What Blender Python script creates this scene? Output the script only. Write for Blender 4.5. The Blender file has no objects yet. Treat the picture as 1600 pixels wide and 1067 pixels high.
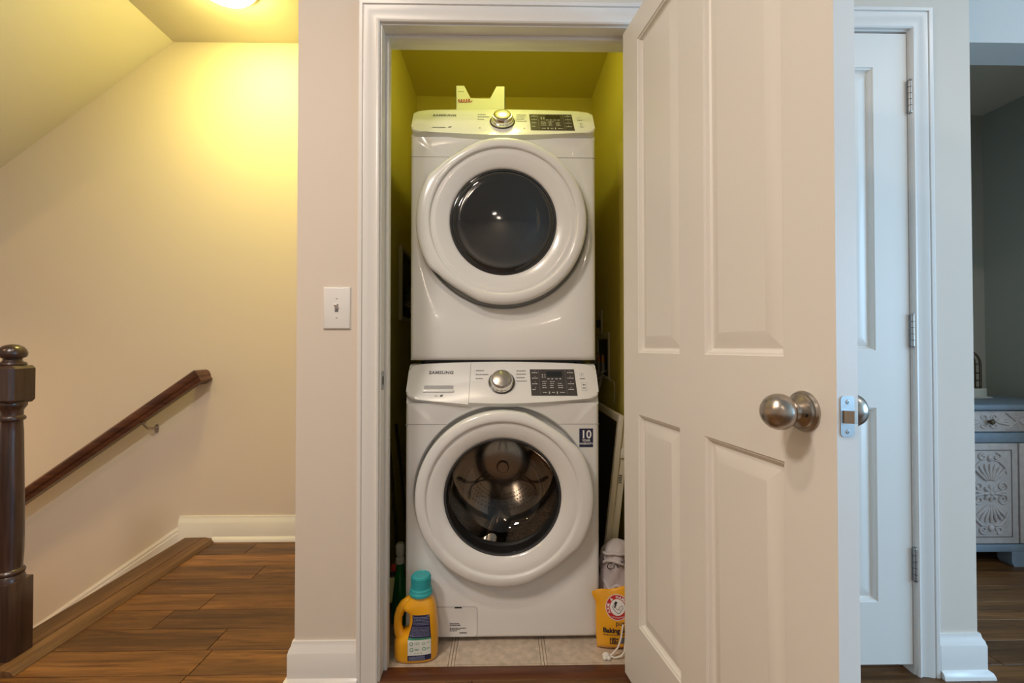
import bpy, bmesh, math, random
from mathutils import Vector, Matrix
random.seed(7)
R = math.radians
PI = math.pi
scn = bpy.context.scene
COL = scn.collection

# ------------------------------------------------------------------ camera
cam = bpy.data.cameras.new('camera')
cam.sensor_width = 36.0
cam.lens = 711.0 / 1600.0 * 36.0
cam.clip_start = 0.02
camo = bpy.data.objects.new('camera', cam)
COL.objects.link(camo)
camo.location = (0, 0, 1.04)
camo.rotation_euler = (R(90.75), 0, R(-1.06))
scn.camera = camo

# ------------------------------------------------------------------ world, exposure, daylight
world = bpy.data.worlds.new('sky')
scn.world = world
world.use_nodes = True
bg = world.node_tree.nodes['Background']
bg.inputs[0].default_value = (0.62, 0.80, 1.0, 1)
bg.inputs[1].default_value = 1.4
vs = scn.view_settings
vs.view_transform = 'Standard'
vs.look = 'None'
vs.gamma = 1.0
vs.use_curve_mapping = False
vs.exposure = 0.15


def area_light(name, loc, rot, sx, sy, power, color, parent=None, disk=False):
    l = bpy.data.lights.new(name, 'AREA')
    l.shape = 'DISK' if disk else 'RECTANGLE'
    l.size = sx
    if not disk:
        l.size_y = sy
    l.energy = power
    l.color = color
    o = bpy.data.objects.new(name, l)
    COL.objects.link(o)
    o.parent = parent
    o.location = loc
    o.rotation_euler = rot
    return o


# daylight through the big window in the right-hand wall
WINY = (-1.9, 0.7)
WINZ = (0.55, 2.25)
area_light('window_daylight', (4.72, -0.6, 1.4), (0, R(90), 0), 1.7, 2.6, 150, (0.37, 0.67, 1.0))

# ------------------------------------------------------------------ materials
MATS = {}


def nt(name):
    m = bpy.data.materials.new(name)
    m.use_nodes = True
    n = m.node_tree
    b = n.nodes['Principled BSDF']
    return m, n, b


def mat(name, col, rough=0.5, metal=0.0, bump=0.0, bscale=200.0, var=0.0, vscale=3.0, coat=0.0, emit=None, es=0.0, spec=None):
    m, n, b = nt(name)
    b.inputs['Base Color'].default_value = (*col, 1)
    b.inputs['Roughness'].default_value = rough
    b.inputs['Metallic'].default_value = metal
    if coat:
        b.inputs['Coat Weight'].default_value = coat
        b.inputs['Coat Roughness'].default_value = 0.06
    if spec is not None:
        b.inputs['Specular IOR Level'].default_value = spec
    if emit:
        b.inputs['Emission Color'].default_value = (*emit, 1)
        b.inputs['Emission Strength'].default_value = es
    tc = n.nodes.new('ShaderNodeTexCoord')
    if var:
        ns = n.nodes.new('ShaderNodeTexNoise')
        ns.inputs['Scale'].default_value = vscale
        ns.inputs['Detail'].default_value = 4
        n.links.new(tc.outputs['Object'], ns.inputs['Vector'])
        mr = n.nodes.new('ShaderNodeMapRange')
        mr.inputs[3].default_value = 1 - var
        mr.inputs[4].default_value = 1 + var
        n.links.new(ns.outputs['Fac'], mr.inputs[0])
        mx = n.nodes.new('ShaderNodeMix')
        mx.data_type = 'RGBA'
        mx.blend_type = 'MULTIPLY'
        mx.inputs[0].default_value = 1
        mx.inputs[6].default_value = (*col, 1)
        n.links.new(mr.outputs[0], mx.inputs[7])
        n.links.new(mx.outputs[2], b.inputs['Base Color'])
    if bump:
        n2 = n.nodes.new('ShaderNodeTexNoise')
        n2.inputs['Scale'].default_value = bscale
        n2.inputs['Detail'].default_value = 2
        n.links.new(tc.outputs['Object'], n2.inputs['Vector'])
        bp = n.nodes.new('ShaderNodeBump')
        bp.inputs['Strength'].default_value = bump
        bp.inputs['Distance'].default_value = 0.002
        n.links.new(n2.outputs['Fac'], bp.inputs['Height'])
        n.links.new(bp.outputs[0], b.inputs['Normal'])
    MATS[name] = m
    return m


def wood(name, c1, c2, rough=0.35, axis=0, scale=1.0, objvar=0.25, coat=0.0):
    """long grain running along the given object axis; each board gets its own tone"""
    m, n, b = nt(name)
    tc = n.nodes.new('ShaderNodeTexCoord')
    oi = n.nodes.new('ShaderNodeObjectInfo')
    mp = n.nodes.new('ShaderNodeMapping')
    s = [26.0 * scale] * 3
    s[axis] = 1.6 * scale
    mp.inputs['Scale'].default_value = s
    n.links.new(tc.outputs['Object'], mp.inputs['Vector'])
    cx = n.nodes.new('ShaderNodeCombineXYZ')
    ml = n.nodes.new('ShaderNodeMath')
    ml.operation = 'MULTIPLY'
    ml.inputs[1].default_value = 57.0
    n.links.new(oi.outputs['Random'], ml.inputs[0])
    for i in range(3):
        n.links.new(ml.outputs[0], cx.inputs[i])
    n.links.new(cx.outputs[0], mp.inputs['Location'])
    a = n.nodes.new('ShaderNodeTexNoise')
    a.inputs['Scale'].default_value = 1.0
    a.inputs['Detail'].default_value = 6
    a.inputs['Roughness'].default_value = 0.65
    a.inputs['Distortion'].default_value = 1.2
    n.links.new(mp.outputs[0], a.inputs['Vector'])
    cr = n.nodes.new('ShaderNodeValToRGB')
    cr.color_ramp.elements[0].position = 0.32
    cr.color_ramp.elements[0].color = (*c1, 1)
    cr.color_ramp.elements[1].position = 0.68
    cr.color_ramp.elements[1].color = (*c2, 1)
    n.links.new(a.outputs['Fac'], cr.inputs[0])
    mr = n.nodes.new('ShaderNodeMapRange')
    mr.inputs[3].default_value = 1 - objvar
    mr.inputs[4].default_value = 1 + objvar
    n.links.new(oi.outputs['Random'], mr.inputs[0])
    mx = n.nodes.new('ShaderNodeMix')
    mx.data_type = 'RGBA'
    mx.blend_type = 'MULTIPLY'
    mx.inputs[0].default_value = 1
    bl = n.nodes.new('ShaderNodeTexNoise')
    bl.inputs['Scale'].default_value = 0.22
    bl.inputs['Detail'].default_value = 3
    n.links.new(mp.outputs[0], bl.inputs['Vector'])
    b2 = n.nodes.new('ShaderNodeMapRange')
    b2.inputs[1].default_value = 0.3
    b2.inputs[2].default_value = 0.7
    b2.inputs[3].default_value = 0.55
    b2.inputs[4].default_value = 1.35
    n.links.new(bl.outputs['Fac'], b2.inputs[0])
    m2 = n.nodes.new('ShaderNodeMix')
    m2.data_type = 'RGBA'
    m2.blend_type = 'MULTIPLY'
    m2.inputs[0].default_value = 1
    n.links.new(cr.outputs[0], m2.inputs[6])
    n.links.new(b2.outputs[0], m2.inputs[7])
    n.links.new(m2.outputs[2], mx.inputs[6])
    n.links.new(mr.outputs[0], mx.inputs[7])
    n.links.new(mx.outputs[2], b.inputs['Base Color'])
    b.inputs['Roughness'].default_value = rough
    if coat:
        b.inputs['Coat Weight'].default_value = coat
        b.inputs['Coat Roughness'].default_value = 0.2
    bp = n.nodes.new('ShaderNodeBump')
    bp.inputs['Strength'].default_value = 0.25
    bp.inputs['Distance'].default_value = 0.002
    n.links.new(a.outputs['Fac'], bp.inputs['Height'])
    n.links.new(bp.outputs[0], b.inputs['Normal'])
    MATS[name] = m
    return m


def glass(name, tint, gloss_rough=0.02, fres=1.45, base_mix=0.0):
    """clear pane: transparent body with a fresnel reflection"""
    m = bpy.data.materials.new(name)
    m.use_nodes = True
    n = m.node_tree
    n.nodes.remove(n.nodes['Principled BSDF'])
    out = n.nodes['Material Output']
    tr = n.nodes.new('ShaderNodeBsdfTransparent')
    tr.inputs[0].default_value = (*tint, 1)
    gl = n.nodes.new('ShaderNodeBsdfGlossy')
    gl.inputs['Roughness'].default_value = gloss_rough
    gl.inputs['Color'].default_value = (0.9, 0.9, 0.9, 1)
    lw = n.nodes.new('ShaderNodeLayerWeight')
    pw = n.nodes.new('ShaderNodeMath')
    pw.operation = 'POWER'
    pw.inputs[1].default_value = 4.0
    n.links.new(lw.outputs['Facing'], pw.inputs[0])
    fr = n.nodes.new('ShaderNodeMapRange')
    fr.inputs[3].default_value = 0.045
    fr.inputs[4].default_value = 0.75
    n.links.new(pw.outputs[0], fr.inputs[0])
    mx = n.nodes.new('ShaderNodeMixShader')
    n.links.new(fr.outputs[0], mx.inputs[0])
    n.links.new(tr.outputs[0], mx.inputs[1])
    n.links.new(gl.outputs[0], mx.inputs[2])
    n.links.new(mx.outputs[0], out.inputs['Surface'])
    MATS[name] = m
    return m


mat('wall_paint', (0.72, 0.635, 0.545), 0.75, bump=0.06, bscale=420)
mat('wall_paint_cool', (0.56, 0.56, 0.54), 0.75, bump=0.06, bscale=420)
mat('ceiling_paint', (0.70, 0.66, 0.57), 0.85, bump=0.05, bscale=300)
mat('closet_paint', (0.66, 0.56, 0.12), 0.7, bump=0.06, bscale=420)
mat('alcove_paint', (0.40, 0.41, 0.36), 0.75, bump=0.05, bscale=420)
mat('trim_paint', (0.80, 0.775, 0.74), 0.32, bump=0.03, bscale=90)
mat('door_paint', (0.80, 0.775, 0.73), 0.42, bump=0.05, bscale=260)
mat('subfloor', (0.03, 0.02, 0.012), 0.8)
wood('floor_wood', (0.068, 0.024, 0.005), (0.235, 0.102, 0.027), 0.44, 0, 2.0, 0.22)
wood('threshold_wood', (0.055, 0.016, 0.006), (0.13, 0.042, 0.016), 0.35, 0, 1.0, 0.1)
wood('nosing_wood', (0.075, 0.032, 0.010), (0.17, 0.085, 0.034), 0.5, 1, 1.0, 0.05)
wood('rail_wood', (0.045, 0.012, 0.006), (0.13, 0.045, 0.018), 0.28, 0, 1.2, 0.05, coat=0.3)
wood('newel_wood', (0.018, 0.008, 0.006), (0.065, 0.030, 0.020), 0.30, 2, 1.4, 0.05, coat=0.35)
mat('tile', (0.54, 0.45, 0.36), 0.45, bump=0.12, bscale=120, var=0.45, vscale=36)
mat('grout', (0.30, 0.23, 0.16), 0.8)
mat('appliance_white', (0.78, 0.78, 0.77), 0.22, coat=0.5)
mat('appliance_grey', (0.32, 0.32, 0.33), 0.4)
mat('rubber', (0.030, 0.032, 0.035), 0.45)
mat('black', (0.008, 0.008, 0.009), 0.5)
mat('dark_panel', (0.058, 0.051, 0.048), 0.25)
mat('lcd', (0.018, 0.020, 0.020), 0.15)
mat('panel_print', (0.62, 0.60, 0.58), 0.6)
mat('grey_print', (0.15, 0.15, 0.16), 0.6)
mat('dark_print', (0.03, 0.03, 0.035), 0.6)
mat('pale_print', (0.45, 0.45, 0.46), 0.6)
mat('chrome', (0.78, 0.77, 0.75), 0.12, 1.0)
mat('satin_nickel', (0.43, 0.385, 0.34), 0.29, 1.0)
mat('zinc', (0.40, 0.40, 0.40), 0.38, 1.0)
mat('drum_steel', (0.55, 0.49, 0.43), 0.16, 1.0)
mat('dryer_glass', (0.016, 0.018, 0.020), 0.06, coat=0.6)
mat('dryer_glass_rim', (0.03, 0.032, 0.035), 0.12, coat=0.4)
glass('door_glass', (0.66, 0.65, 0.63), 0.02, 1.5)
glass('window_glass', (0.97, 0.98, 0.98))
mat('switch_white', (0.80, 0.78, 0.75), 0.35)
mat('navy', (0.012, 0.016, 0.055), 0.4)
mat('white_print', (0.85, 0.85, 0.85), 0.5)
mat('bottle_yellow', (0.86, 0.40, 0.012), 0.32, coat=0.2)
mat('cap_teal', (0.035, 0.40, 0.43), 0.4)
mat('label_navy', (0.014, 0.018, 0.075), 0.45)
mat('label_white', (0.80, 0.82, 0.76), 0.45)
mat('label_green', (0.06, 0.28, 0.16), 0.5)
mat('label_text', (0.34, 0.36, 0.52), 0.5)
mat('bag_orange', (0.88, 0.42, 0.02), 0.26, coat=0.3)
mat('bag_red', (0.55, 0.02, 0.025), 0.4)
mat('bag_black', (0.02, 0.018, 0.03), 0.5)
mat('cord_white', (0.78, 0.75, 0.70), 0.7)
mat('mesh_cloth', (0.58, 0.53, 0.55), 0.85, bump=0.5, bscale=700)
mat('board_white', (0.66, 0.62, 0.55), 0.45)
mat('board_dark', (0.02, 0.018, 0.016), 0.5)
mat('green_plastic', (0.008, 0.15, 0.03), 0.22)
mat('white_plastic', (0.72, 0.70, 0.64), 0.4)
mat('red_plastic', (0.55, 0.03, 0.02), 0.4)
mat('cream_plastic', (0.60, 0.53, 0.22), 0.45)
mat('stick_dark', (0.035, 0.02, 0.012), 0.4)
mat('box_card', (0.74, 0.74, 0.70), 0.6)
mat('box_red', (0.50, 0.05, 0.04), 0.6)
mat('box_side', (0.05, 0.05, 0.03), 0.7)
mat('vent_frame', (0.50, 0.45, 0.30), 0.5)
mat('hose_foil', (0.42, 0.38, 0.34), 0.35, 0.8)
mat('hose_grey', (0.20, 0.18, 0.16), 0.5)
mat('hose_braid', (0.45, 0.43, 0.42), 0.4, 0.6)
mat('copper', (0.45, 0.20, 0.08), 0.4, 1.0)
mat('lamp_glow', (0.9, 0.85, 0.7), 0.5, emit=(1.0, 0.86, 0.23), es=100.0)
mat('closet_glow', (0.8, 0.9, 0.3), 0.5, emit=(0.84, 0.86, 0.20), es=34.0)
mat('lamp_rim', (0.7, 0.7, 0.66), 0.4)
mat('sideboard_blue', (0.20, 0.265, 0.33), 0.5, var=0.22, vscale=14)
mat('sideboard_wash', (0.50, 0.47, 0.46), 0.65, var=0.25, vscale=30, bump=0.3, bscale=60)
mat('sideboard_groove', (0.16, 0.13, 0.12), 0.7)
mat('wire_bronze', (0.10, 0.07, 0.035), 0.45, 0.7)
mat('ceramic', (0.62, 0.64, 0.58), 0.5)
mat('doily', (0.66, 0.66, 0.63), 0.9, bump=0.6, bscale=500)
mat('stair_tread', (0.16, 0.08, 0.03), 0.4)


# ------------------------------------------------------------------ mesh helpers
class MB:
    def __init__(self):
        self.v = []
        self.f = []

    def add(self, vs_, fs_):
        k = len(self.v)
        self.v += [Vector(p) for p in vs_]
        self.f += [tuple(i + k for i in f) for f in fs_]
        return self

    def box(self, a, b):
        (x0, y0, z0), (x1, y1, z1) = a, b
        self.add([(x0, y0, z0), (x1, y0, z0), (x1, y1, z0), (x0, y1, z0), (x0, y0, z1), (x1, y0, z1), (x1, y1, z1), (x0, y1, z1)],
                 [(0, 3, 2, 1), (4, 5, 6, 7), (0, 1, 5, 4), (1, 2, 6, 5), (2, 3, 7, 6), (3, 0, 4, 7)])
        return self

    def bbox(self, a, b, r=0.003, seg=2):
        bm = bmesh.new()
        bmesh.ops.create_cube(bm, size=1)
        for v in bm.verts:
            v.co = Vector([a[i] + (v.co[i] + .5) * (b[i] - a[i]) for i in range(3)])
        bmesh.ops.bevel(bm, geom=list(bm.edges), offset=r, segments=seg, affect='EDGES', profile=0.5)
        return self.addbm(bm)

    def addbm(self, bm):
        bm.verts.index_update()
        self.add([v.co.copy() for v in bm.verts], [tuple(v.index for v in f.verts) for f in bm.faces])
        bm.free()
        return self

    def prism(self, poly, fn, d0, d1, bev=0.0, seg=2):
        """poly: 2D outline; fn(a, b, d) -> 3D"""
        n = len(poly)
        if not bev:
            vs_ = [fn(a, b, d0) for a, b in poly] + [fn(a, b, d1) for a, b in poly]
            fs_ = [tuple(range(n))[::-1], tuple(range(n, 2 * n))]
            fs_ += [(i, (i + 1) % n, n + (i + 1) % n, n + i) for i in range(n)]
            return self.add(vs_, fs_)
        bm = bmesh.new()
        v0 = [bm.verts.new(fn(a, b, d0)) for a, b in poly]
        v1 = [bm.verts.new(fn(a, b, d1)) for a, b in poly]
        bm.faces.new(v0[::-1])
        ft = bm.faces.new(v1)
        for i in range(n):
            bm.faces.new((v0[i], v0[(i + 1) % n], v1[(i + 1) % n], v1[i]))
        bmesh.ops.bevel(bm, geom=list(ft.edges), offset=bev, segments=seg, affect='EDGES', profile=0.5)
        return self.addbm(bm)

    def lathe(self, prof, org=(0, 0, 0), axis='z', n=32, rf=None, close=False, cap=True):
        """prof: (r, h) rings; axis z: up, y: along y"""
        org = Vector(org)
        vs_, fs_ = [], []
        for (r, h) in prof:
            for k in range(n):
                t = 2 * PI * k / n
                rr = rf(r, t) if rf else r
                a, b = rr * math.cos(t), rr * math.sin(t)
                if axis == 'z':
                    p = Vector((a, b, h))
                elif axis == 'y':
                    p = Vector((a, h, b))
                else:
                    p = Vector((h, a, b))
                vs_.append(org + p)
        m = len(prof)
        for i in range(m - 1 if not close else m):
            for k in range(n):
                j = (i + 1) % m
                fs_.append((i * n + k, i * n + (k + 1) % n, j * n + (k + 1) % n, j * n + k))
        if not close and cap:
            if prof[0][0] > 1e-6:
                fs_.append(tuple(range(n))[::-1])
            if prof[-1][0] > 1e-6:
                fs_.append(tuple((m - 1) * n + k for k in range(n)))
        return self.add(vs_, fs_)

    def tube(self, pts, rad, n=8, flat=1.0):
        pts = [Vector(p) for p in pts]
        m = len(pts)
        rads = rad if isinstance(rad, (list, tuple)) else [rad] * m
        vs_, fs_ = [], []
        up = None
        for i in range(m):
            t = (pts[min(i + 1, m - 1)] - pts[max(i - 1, 0)]).normalized()
            if up is None:
                up = Vector((0, 0, 1)) if abs(t.z) < 0.9 else Vector((0, 1, 0))
            s = t.cross(up)
            s.normalize()
            up = s.cross(t)
            up.normalize()
            for k in range(n):
                a = 2 * PI * k / n
                vs_.append(pts[i] + (s * math.cos(a) + up * math.sin(a) * flat) * rads[i])
        for i in range(m - 1):
            for k in range(n):
                fs_.append((i * n + k, i * n + (k + 1) % n, (i + 1) * n + (k + 1) % n, (i + 1) * n + k))
        fs_.append(tuple(range(n))[::-1])
        fs_.append(tuple((m - 1) * n + k for k in range(n)))
        return self.add(vs_, fs_)

    def sweep(self, path, prof, nrm):
        """mitred sweep along a planar path; profile (a, b): a along tangent x normal, b along normal"""
        path = [Vector(p) for p in path]
        nrm = Vector(nrm).normalized()
        m, n = len(path), len(prof)
        vs_, fs_ = [], []
        for i in range(m):
            t0 = (path[i] - path[i - 1]).normalized() if i else None
            t1 = (path[i + 1] - path[i]).normalized() if i < m - 1 else None
            if t0 is None:
                s = t1.cross(nrm)
            elif t1 is None:
                s = t0.cross(nrm)
            else:
                s0, s1 = t0.cross(nrm), t1.cross(nrm)
                s = (s0 + s1)
                s = s / s.dot(s0) if abs(s.dot(s0)) > 1e-6 else s0
            for a, b in prof:
                vs_.append(path[i] + s * a + nrm * b)
        for i in range(m - 1):
            for k in range(n):
                fs_.append((i * n + k, i * n + (k + 1) % n, (i + 1) * n + (k + 1) % n, (i + 1) * n + k))
        fs_.append(tuple(range(n))[::-1])
        fs_.append(tuple((m - 1) * n + k for k in range(n)))
        return self.add(vs_, fs_)

    def ell(self, c, r, n=12, m=8, rot=None):
        vs_, fs_ = [], []
        c = Vector(c)
        for i in range(m + 1):
            p = PI * i / m
            for k in range(n):
                t = 2 * PI * k / n
                v = Vector((r[0] * math.sin(p) * math.cos(t), r[1] * math.sin(p) * math.sin(t), r[2] * math.cos(p)))
                if rot:
                    v = rot @ v
                vs_.append(c + v)
        for i in range(m):
            for k in range(n):
                fs_.append((i * n + k, i * n + (k + 1) % n, (i + 1) * n + (k + 1) % n, (i + 1) * n + k))
        return self.add(vs_, fs_)

    def build(self, name, material, parent=None, off=(0, 0, 0), angle=35, loc=None):
        off = Vector(off)
        me = bpy.data.meshes.new(name)
        bm = bmesh.new()
        vv = [bm.verts.new(p - off) for p in self.v]
        for f in self.f:
            try:
                bm.faces.new([vv[i] for i in f])
            except ValueError:
                pass
        bmesh.ops.remove_doubles(bm, verts=bm.verts, dist=1e-6)
        bmesh.ops.recalc_face_normals(bm, faces=bm.faces)
        bm.to_mesh(me)
        bm.free()
        if angle:
            me.shade_smooth()
            me.set_sharp_from_angle(angle=R(angle))
        me.materials.append(MATS[material])
        o = bpy.data.objects.new(name, me)
        COL.objects.link(o)
        if parent:
            o.parent = parent
        if loc is not None:
            o.location = loc
        return o


def tag(o, label, cat, group=None, kind=None):
    if label:
        o['label'] = label
    if cat:
        o['category'] = cat
    if group:
        o['group'] = group
    if kind:
        o['kind'] = kind
    return o


def thing(name, label, cat, loc=(0, 0, 0), rotz=0.0, group=None, kind=None):
    o = bpy.data.objects.new(name, None)
    o.empty_display_size = 0.05
    COL.objects.link(o)
    o.location = loc
    o.rotation_euler = (0, 0, rotz)
    return tag(o, label, cat, group, kind)


def text_mesh(body, size, fn, bold=0.0, align='LEFT', spacing=1.0, xs=1.0):
    """lettering as flat mesh; fn(a, b) -> 3D"""
    cu = bpy.data.curves.new('lettering', 'FONT')
    cu.body = body
    cu.size = size
    cu.offset = bold
    cu.align_x = align
    cu.space_character = spacing
    cu.resolution_u = 3
    ob = bpy.data.objects.new('lettering', cu)
    COL.objects.link(ob)
    dg = bpy.context.evaluated_depsgraph_get()
    dg.update()
    me = ob.evaluated_get(dg).to_mesh()
    mb = MB().add([fn(v.co.x * xs, v.co.y) for v in me.vertices], [tuple(p.vertices) for p in me.polygons])
    ob.evaluated_get(dg).to_mesh_clear()
    bpy.data.objects.remove(ob)
    bpy.data.curves.remove(cu)
    return mb


def rrect(x0, z0, x1, z1, r, n=5):
    pts = []
    for cx, cz, a0 in ((x1 - r, z0 + r, -90), (x1 - r, z1 - r, 0), (x0 + r, z1 - r, 90), (x0 + r, z0 + r, 180)):
        for k in range(n + 1):
            a = R(a0 + 90 * k / n)
            pts.append((cx + r * math.cos(a), cz + r * math.sin(a)))
    return pts


def arc(c, r, a0, a1, n):
    return [(c[0] + r * math.cos(R(a0 + (a1 - a0) * k / n)), c[1] + r * math.sin(R(a0 + (a1 - a0) * k / n))) for k in range(n + 1)]


def struct(name, mb, material, label, cat, off=(0, 0, 0), angle=35):
    o = mb.build(name, material, None, off, angle, loc=off)
    return tag(o, label, cat, None, 'structure')


XZ = lambda y: (lambda a, b, d=0: (a, y + d, b))

# ------------------------------------------------------------------ the room shell
W0, W1 = 1.436, 1.556          # front and back of the wall with the closet doorway
B = 2.50                        # back wall of stair hall and closet
CH = 2.71                       # hall ceiling
OL, OR_ = -0.385, 0.428         # closet opening
OH = 2.062
D2L, D2R = 0.60, 1.306          # second door opening
WE = 1.511                      # right end of that wall
WLX = -0.648                    # left end of that wall

m = MB()
m.box((WLX, W0, 0), (OL - .018, W1, CH))
m.box((OL - .018, W0, OH + .018), (OR_ + .018, W1, CH))
m.box((OR_ + .018, W0, 0), (D2L - .018, W1, CH))
m.box((D2L - .018, W0, OH + .018), (D2R + .018, W1, CH))
m.box((D2R + .018, W0, 0), (WE, W1, CH))
struct('wall_front', m, 'wall_paint', 'beige painted wall around the laundry closet doorway and the closed white door', 'wall')
m = MB().box((WE, W0 + .05, 2.064), (2.86, W1 + .05, CH))
struct('wall_header', m, 'wall_paint_cool', 'pale grey wall above the alcove opening at the top right', 'wall')
m = MB().box((2.86, W0, 0), (4.7, W1, CH))
struct('wall_front_right', m, 'wall_paint_cool', 'hall wall to the right of the alcove opening', 'wall')
m = MB().box((WLX, W1, 0), (-0.492, B, CH))
struct('wall_partition', m, 'wall_paint', 'beige wall between the laundry closet and the stair landing', 'wall')
m = MB().box((-4.6, B, -2.7), (-0.492, B + .12, CH + .1))
struct('wall_back', m, 'wall_paint', 'yellowish lit stairwell wall behind the wooden handrail', 'wall')
m = MB().box((-0.492, W1, 0), (-0.48, B, 2.44))
struct('wall_closet_left', m, 'closet_paint', 'left inside wall of the laundry closet beside the machines', 'wall')
m = MB().box((0.49, W1, 0), (0.502, B, 2.44))
struct('wall_closet_right', m, 'closet_paint', 'right inside wall of the laundry closet beside the machines', 'wall')
m = MB().box((-0.492, B, 0), (0.60, B + .12, 2.44))
struct('wall_closet_back', m, 'closet_paint', 'back wall of the laundry closet above the dryer', 'wall')
m = MB().box((-0.492, W1, 2.425), (0.60, B, 2.44))
struct('ceiling_closet', m, 'closet_paint', 'yellow-green lit ceiling of the laundry closet', 'ceiling')
m = MB().box((0.502, W1, 0), (0.60, B, 2.44))
struct('wall_closet_divider', m, 'wall_paint', 'wall between the laundry closet and the next closet', 'wall')
m = MB().box((WE - .10, W1, 0), (WE, 2.65, 2.44))
struct('wall_alcove_left', m, 'alcove_paint', 'left side wall of the alcove behind the sideboard', 'wall')
m = MB().box((WE - .10, 2.65, 0), (2.98, 2.77, 2.44))
struct('wall_alcove_back', m, 'alcove_paint', 'grey back wall of the alcove behind the carved sideboard', 'wall')
m = MB().box((2.86, W1, 0), (2.98, 2.65, 2.44))
struct('wall_alcove_right', m, 'alcove_paint', 'grey right side wall of the alcove', 'wall')
m = MB().box((WE - .10, W1, 2.425), (2.98, 2.77, 2.45))
struct('ceiling_alcove', m, 'ceiling_paint', 'grey ceiling of the alcove above the sideboard', 'ceiling')

m = MB().box((-4.6, -2.7, CH), (4.7, 1.5, CH + .1)).box((-1.806, 1.5, CH), (4.7, B, CH + .1))
struct('ceiling', m, 'ceiling_paint', 'flat cream ceiling over the stair landing and the hall', 'ceiling')
sl = 0.765
m = MB()
xe = -4.6
ze = CH + sl * (xe + 1.806)
m.prism([(-1.806, CH), (xe, ze), (xe, ze + .12), (-1.806, CH + .12)], lambda a, b, d: (a, d, b), 1.5, B)
struct('ceiling_slope', m, 'ceiling_paint', 'sloping cream ceiling that follows the stairs down', 'ceiling')
m = MB().prism([(-1.806, CH), (xe, CH), (xe, ze)], lambda a, b, d: (a, d, b), 1.44, 1.5)
struct('wall_spandrel', m, 'wall_paint', 'triangular wall above the sloping stair ceiling', 'wall')
m = MB().box((-4.72, -2.7, -2.7), (-4.6, B + .12, CH + .1))
struct('wall_left', m, 'wall_paint', 'wall at the far left end of the hall', 'wall')
m = MB().box((-4.72, -2.82, 0), (4.82, -2.7, CH + .1))
struct('wall_behind', m, 'wall_paint', 'hall wall facing the laundry closet', 'wall')
m = MB()
m.box((4.7, -2.7, 0), (4.82, WINY[0], CH + .1)).box((4.7, WINY[1], 0), (4.82, W1, CH + .1))
m.box((4.7, WINY[0], 0), (4.82, WINY[1], WINZ[0])).box((4.7, WINY[0], WINZ[1]), (4.82, WINY[1], CH + .1))
struct('wall_right', m, 'wall_paint_cool', 'hall wall with the large window at the right', 'wall')
wroot = thing('window_1', 'large white framed window at the right end of the hall', 'window', (4.76, -0.6, WINZ[0]), kind='structure')
m = MB()
hy, hz = 1.3, 1.7
for a, b in (((-.04, -hy, 0), (.04, -hy + .05, hz)), ((-.04, hy - .05, 0), (.04, hy, hz)), ((-.04, -hy, 0), (.04, hy, .05)), ((-.04, -hy, hz - .05), (.04, hy, hz)), ((-.03, -.03, 0), (.03, .03, hz))):
    m.box(a, b)
m.build('window_frame', 'trim_paint', wroot)
for y0, y1 in ((-hy + .05, -.03), (.03, hy - .05)):
    MB().box((.01, y0, .05), (.016, y1, hz - .05)).build('pane', 'window_glass', wroot)

# ------------------------------------------------------------------ floor of separate planks
NOSX = -1.55
m = MB()
m.box((NOSX - .02, -2.7, -.10), (4.7, W1 - .06, -.013))
m.box((NOSX - .02, W1 - .06, -.10), (-0.648, B, -.013))
m.box((D2L - .1, W1 - .06, -.10), (4.7, 2.65, -.013))
m.box((-4.6, -2.7, -.10), (NOSX - .02, 1.5, -.013))
fl = struct('floor', m, 'subfloor', 'dark brown hardwood plank floor of hall, landing and alcove', 'floor')


def plank(x0, x1, y0, y1):
    cx, cy = (x0 + x1) / 2, (y0 + y1) / 2
    g = .0013
    hx, hy_ = (x1 - x0) / 2 - g, (y1 - y0) / 2 - g
    c = .0007
    mb = MB()
    b_, t_ = -.0125, 0.0
    mb.add([(-hx, -hy_, b_), (hx, -hy_, b_), (hx, hy_, b_), (-hx, hy_, b_),
            (-hx, -hy_, t_ - c), (hx, -hy_, t_ - c), (hx, hy_, t_ - c), (-hx, hy_, t_ - c),
            (-hx + c, -hy_ + c, t_), (hx - c, -hy_ + c, t_), (hx - c, hy_ - c, t_), (-hx + c, hy_ - c, t_)],
           [(0, 3, 2, 1), (0, 1, 5, 4), (1, 2, 6, 5), (2, 3, 7, 6), (3, 0, 4, 7), (4, 5, 9, 8), (5, 6, 10, 9), (6, 7, 11, 10), (7, 4, 8, 11), (8, 9, 10, 11)])
    mb.build('plank', 'floor_wood', fl, angle=0, loc=(cx, cy, 0))


rows = []
y = 1.4755
while y > -2.69:
    rows.append((max(y - .1215, -2.7), y))
    y -= .1215
JOINT = {0: -1.00, 1: -1.02, 2: -1.30, 3: -1.21, 4: -0.86, 5: -1.134, 6: -0.92, 7: -1.307}


def lay(x0, x1, y0, y1, fixed=None, L=1.25):
    cuts = [x0]
    if fixed is not None:
        if x0 < fixed < x1:
            cuts.append(fixed)
    else:
        c = x0 + random.uniform(.25, L)
        while c < x1 - .2:
            cuts.append(c)
            c += random.uniform(.8, L + .35)
    cuts.append(x1)
    for a, b in zip(cuts[:-1], cuts[1:]):
        plank(a, b, y0, y1)


for i, (a, b) in enumerate(rows):
    lay(-4.55, 4.65, a, b, L=1.9)
for k in range(9):
    a = 1.4755 + .1215 * k
    b = min(a + .1215, B)
    if a >= B:
        break
    lay(NOSX, -0.648 if k else -0.648, a, b, fixed=JOINT.get(k))
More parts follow.
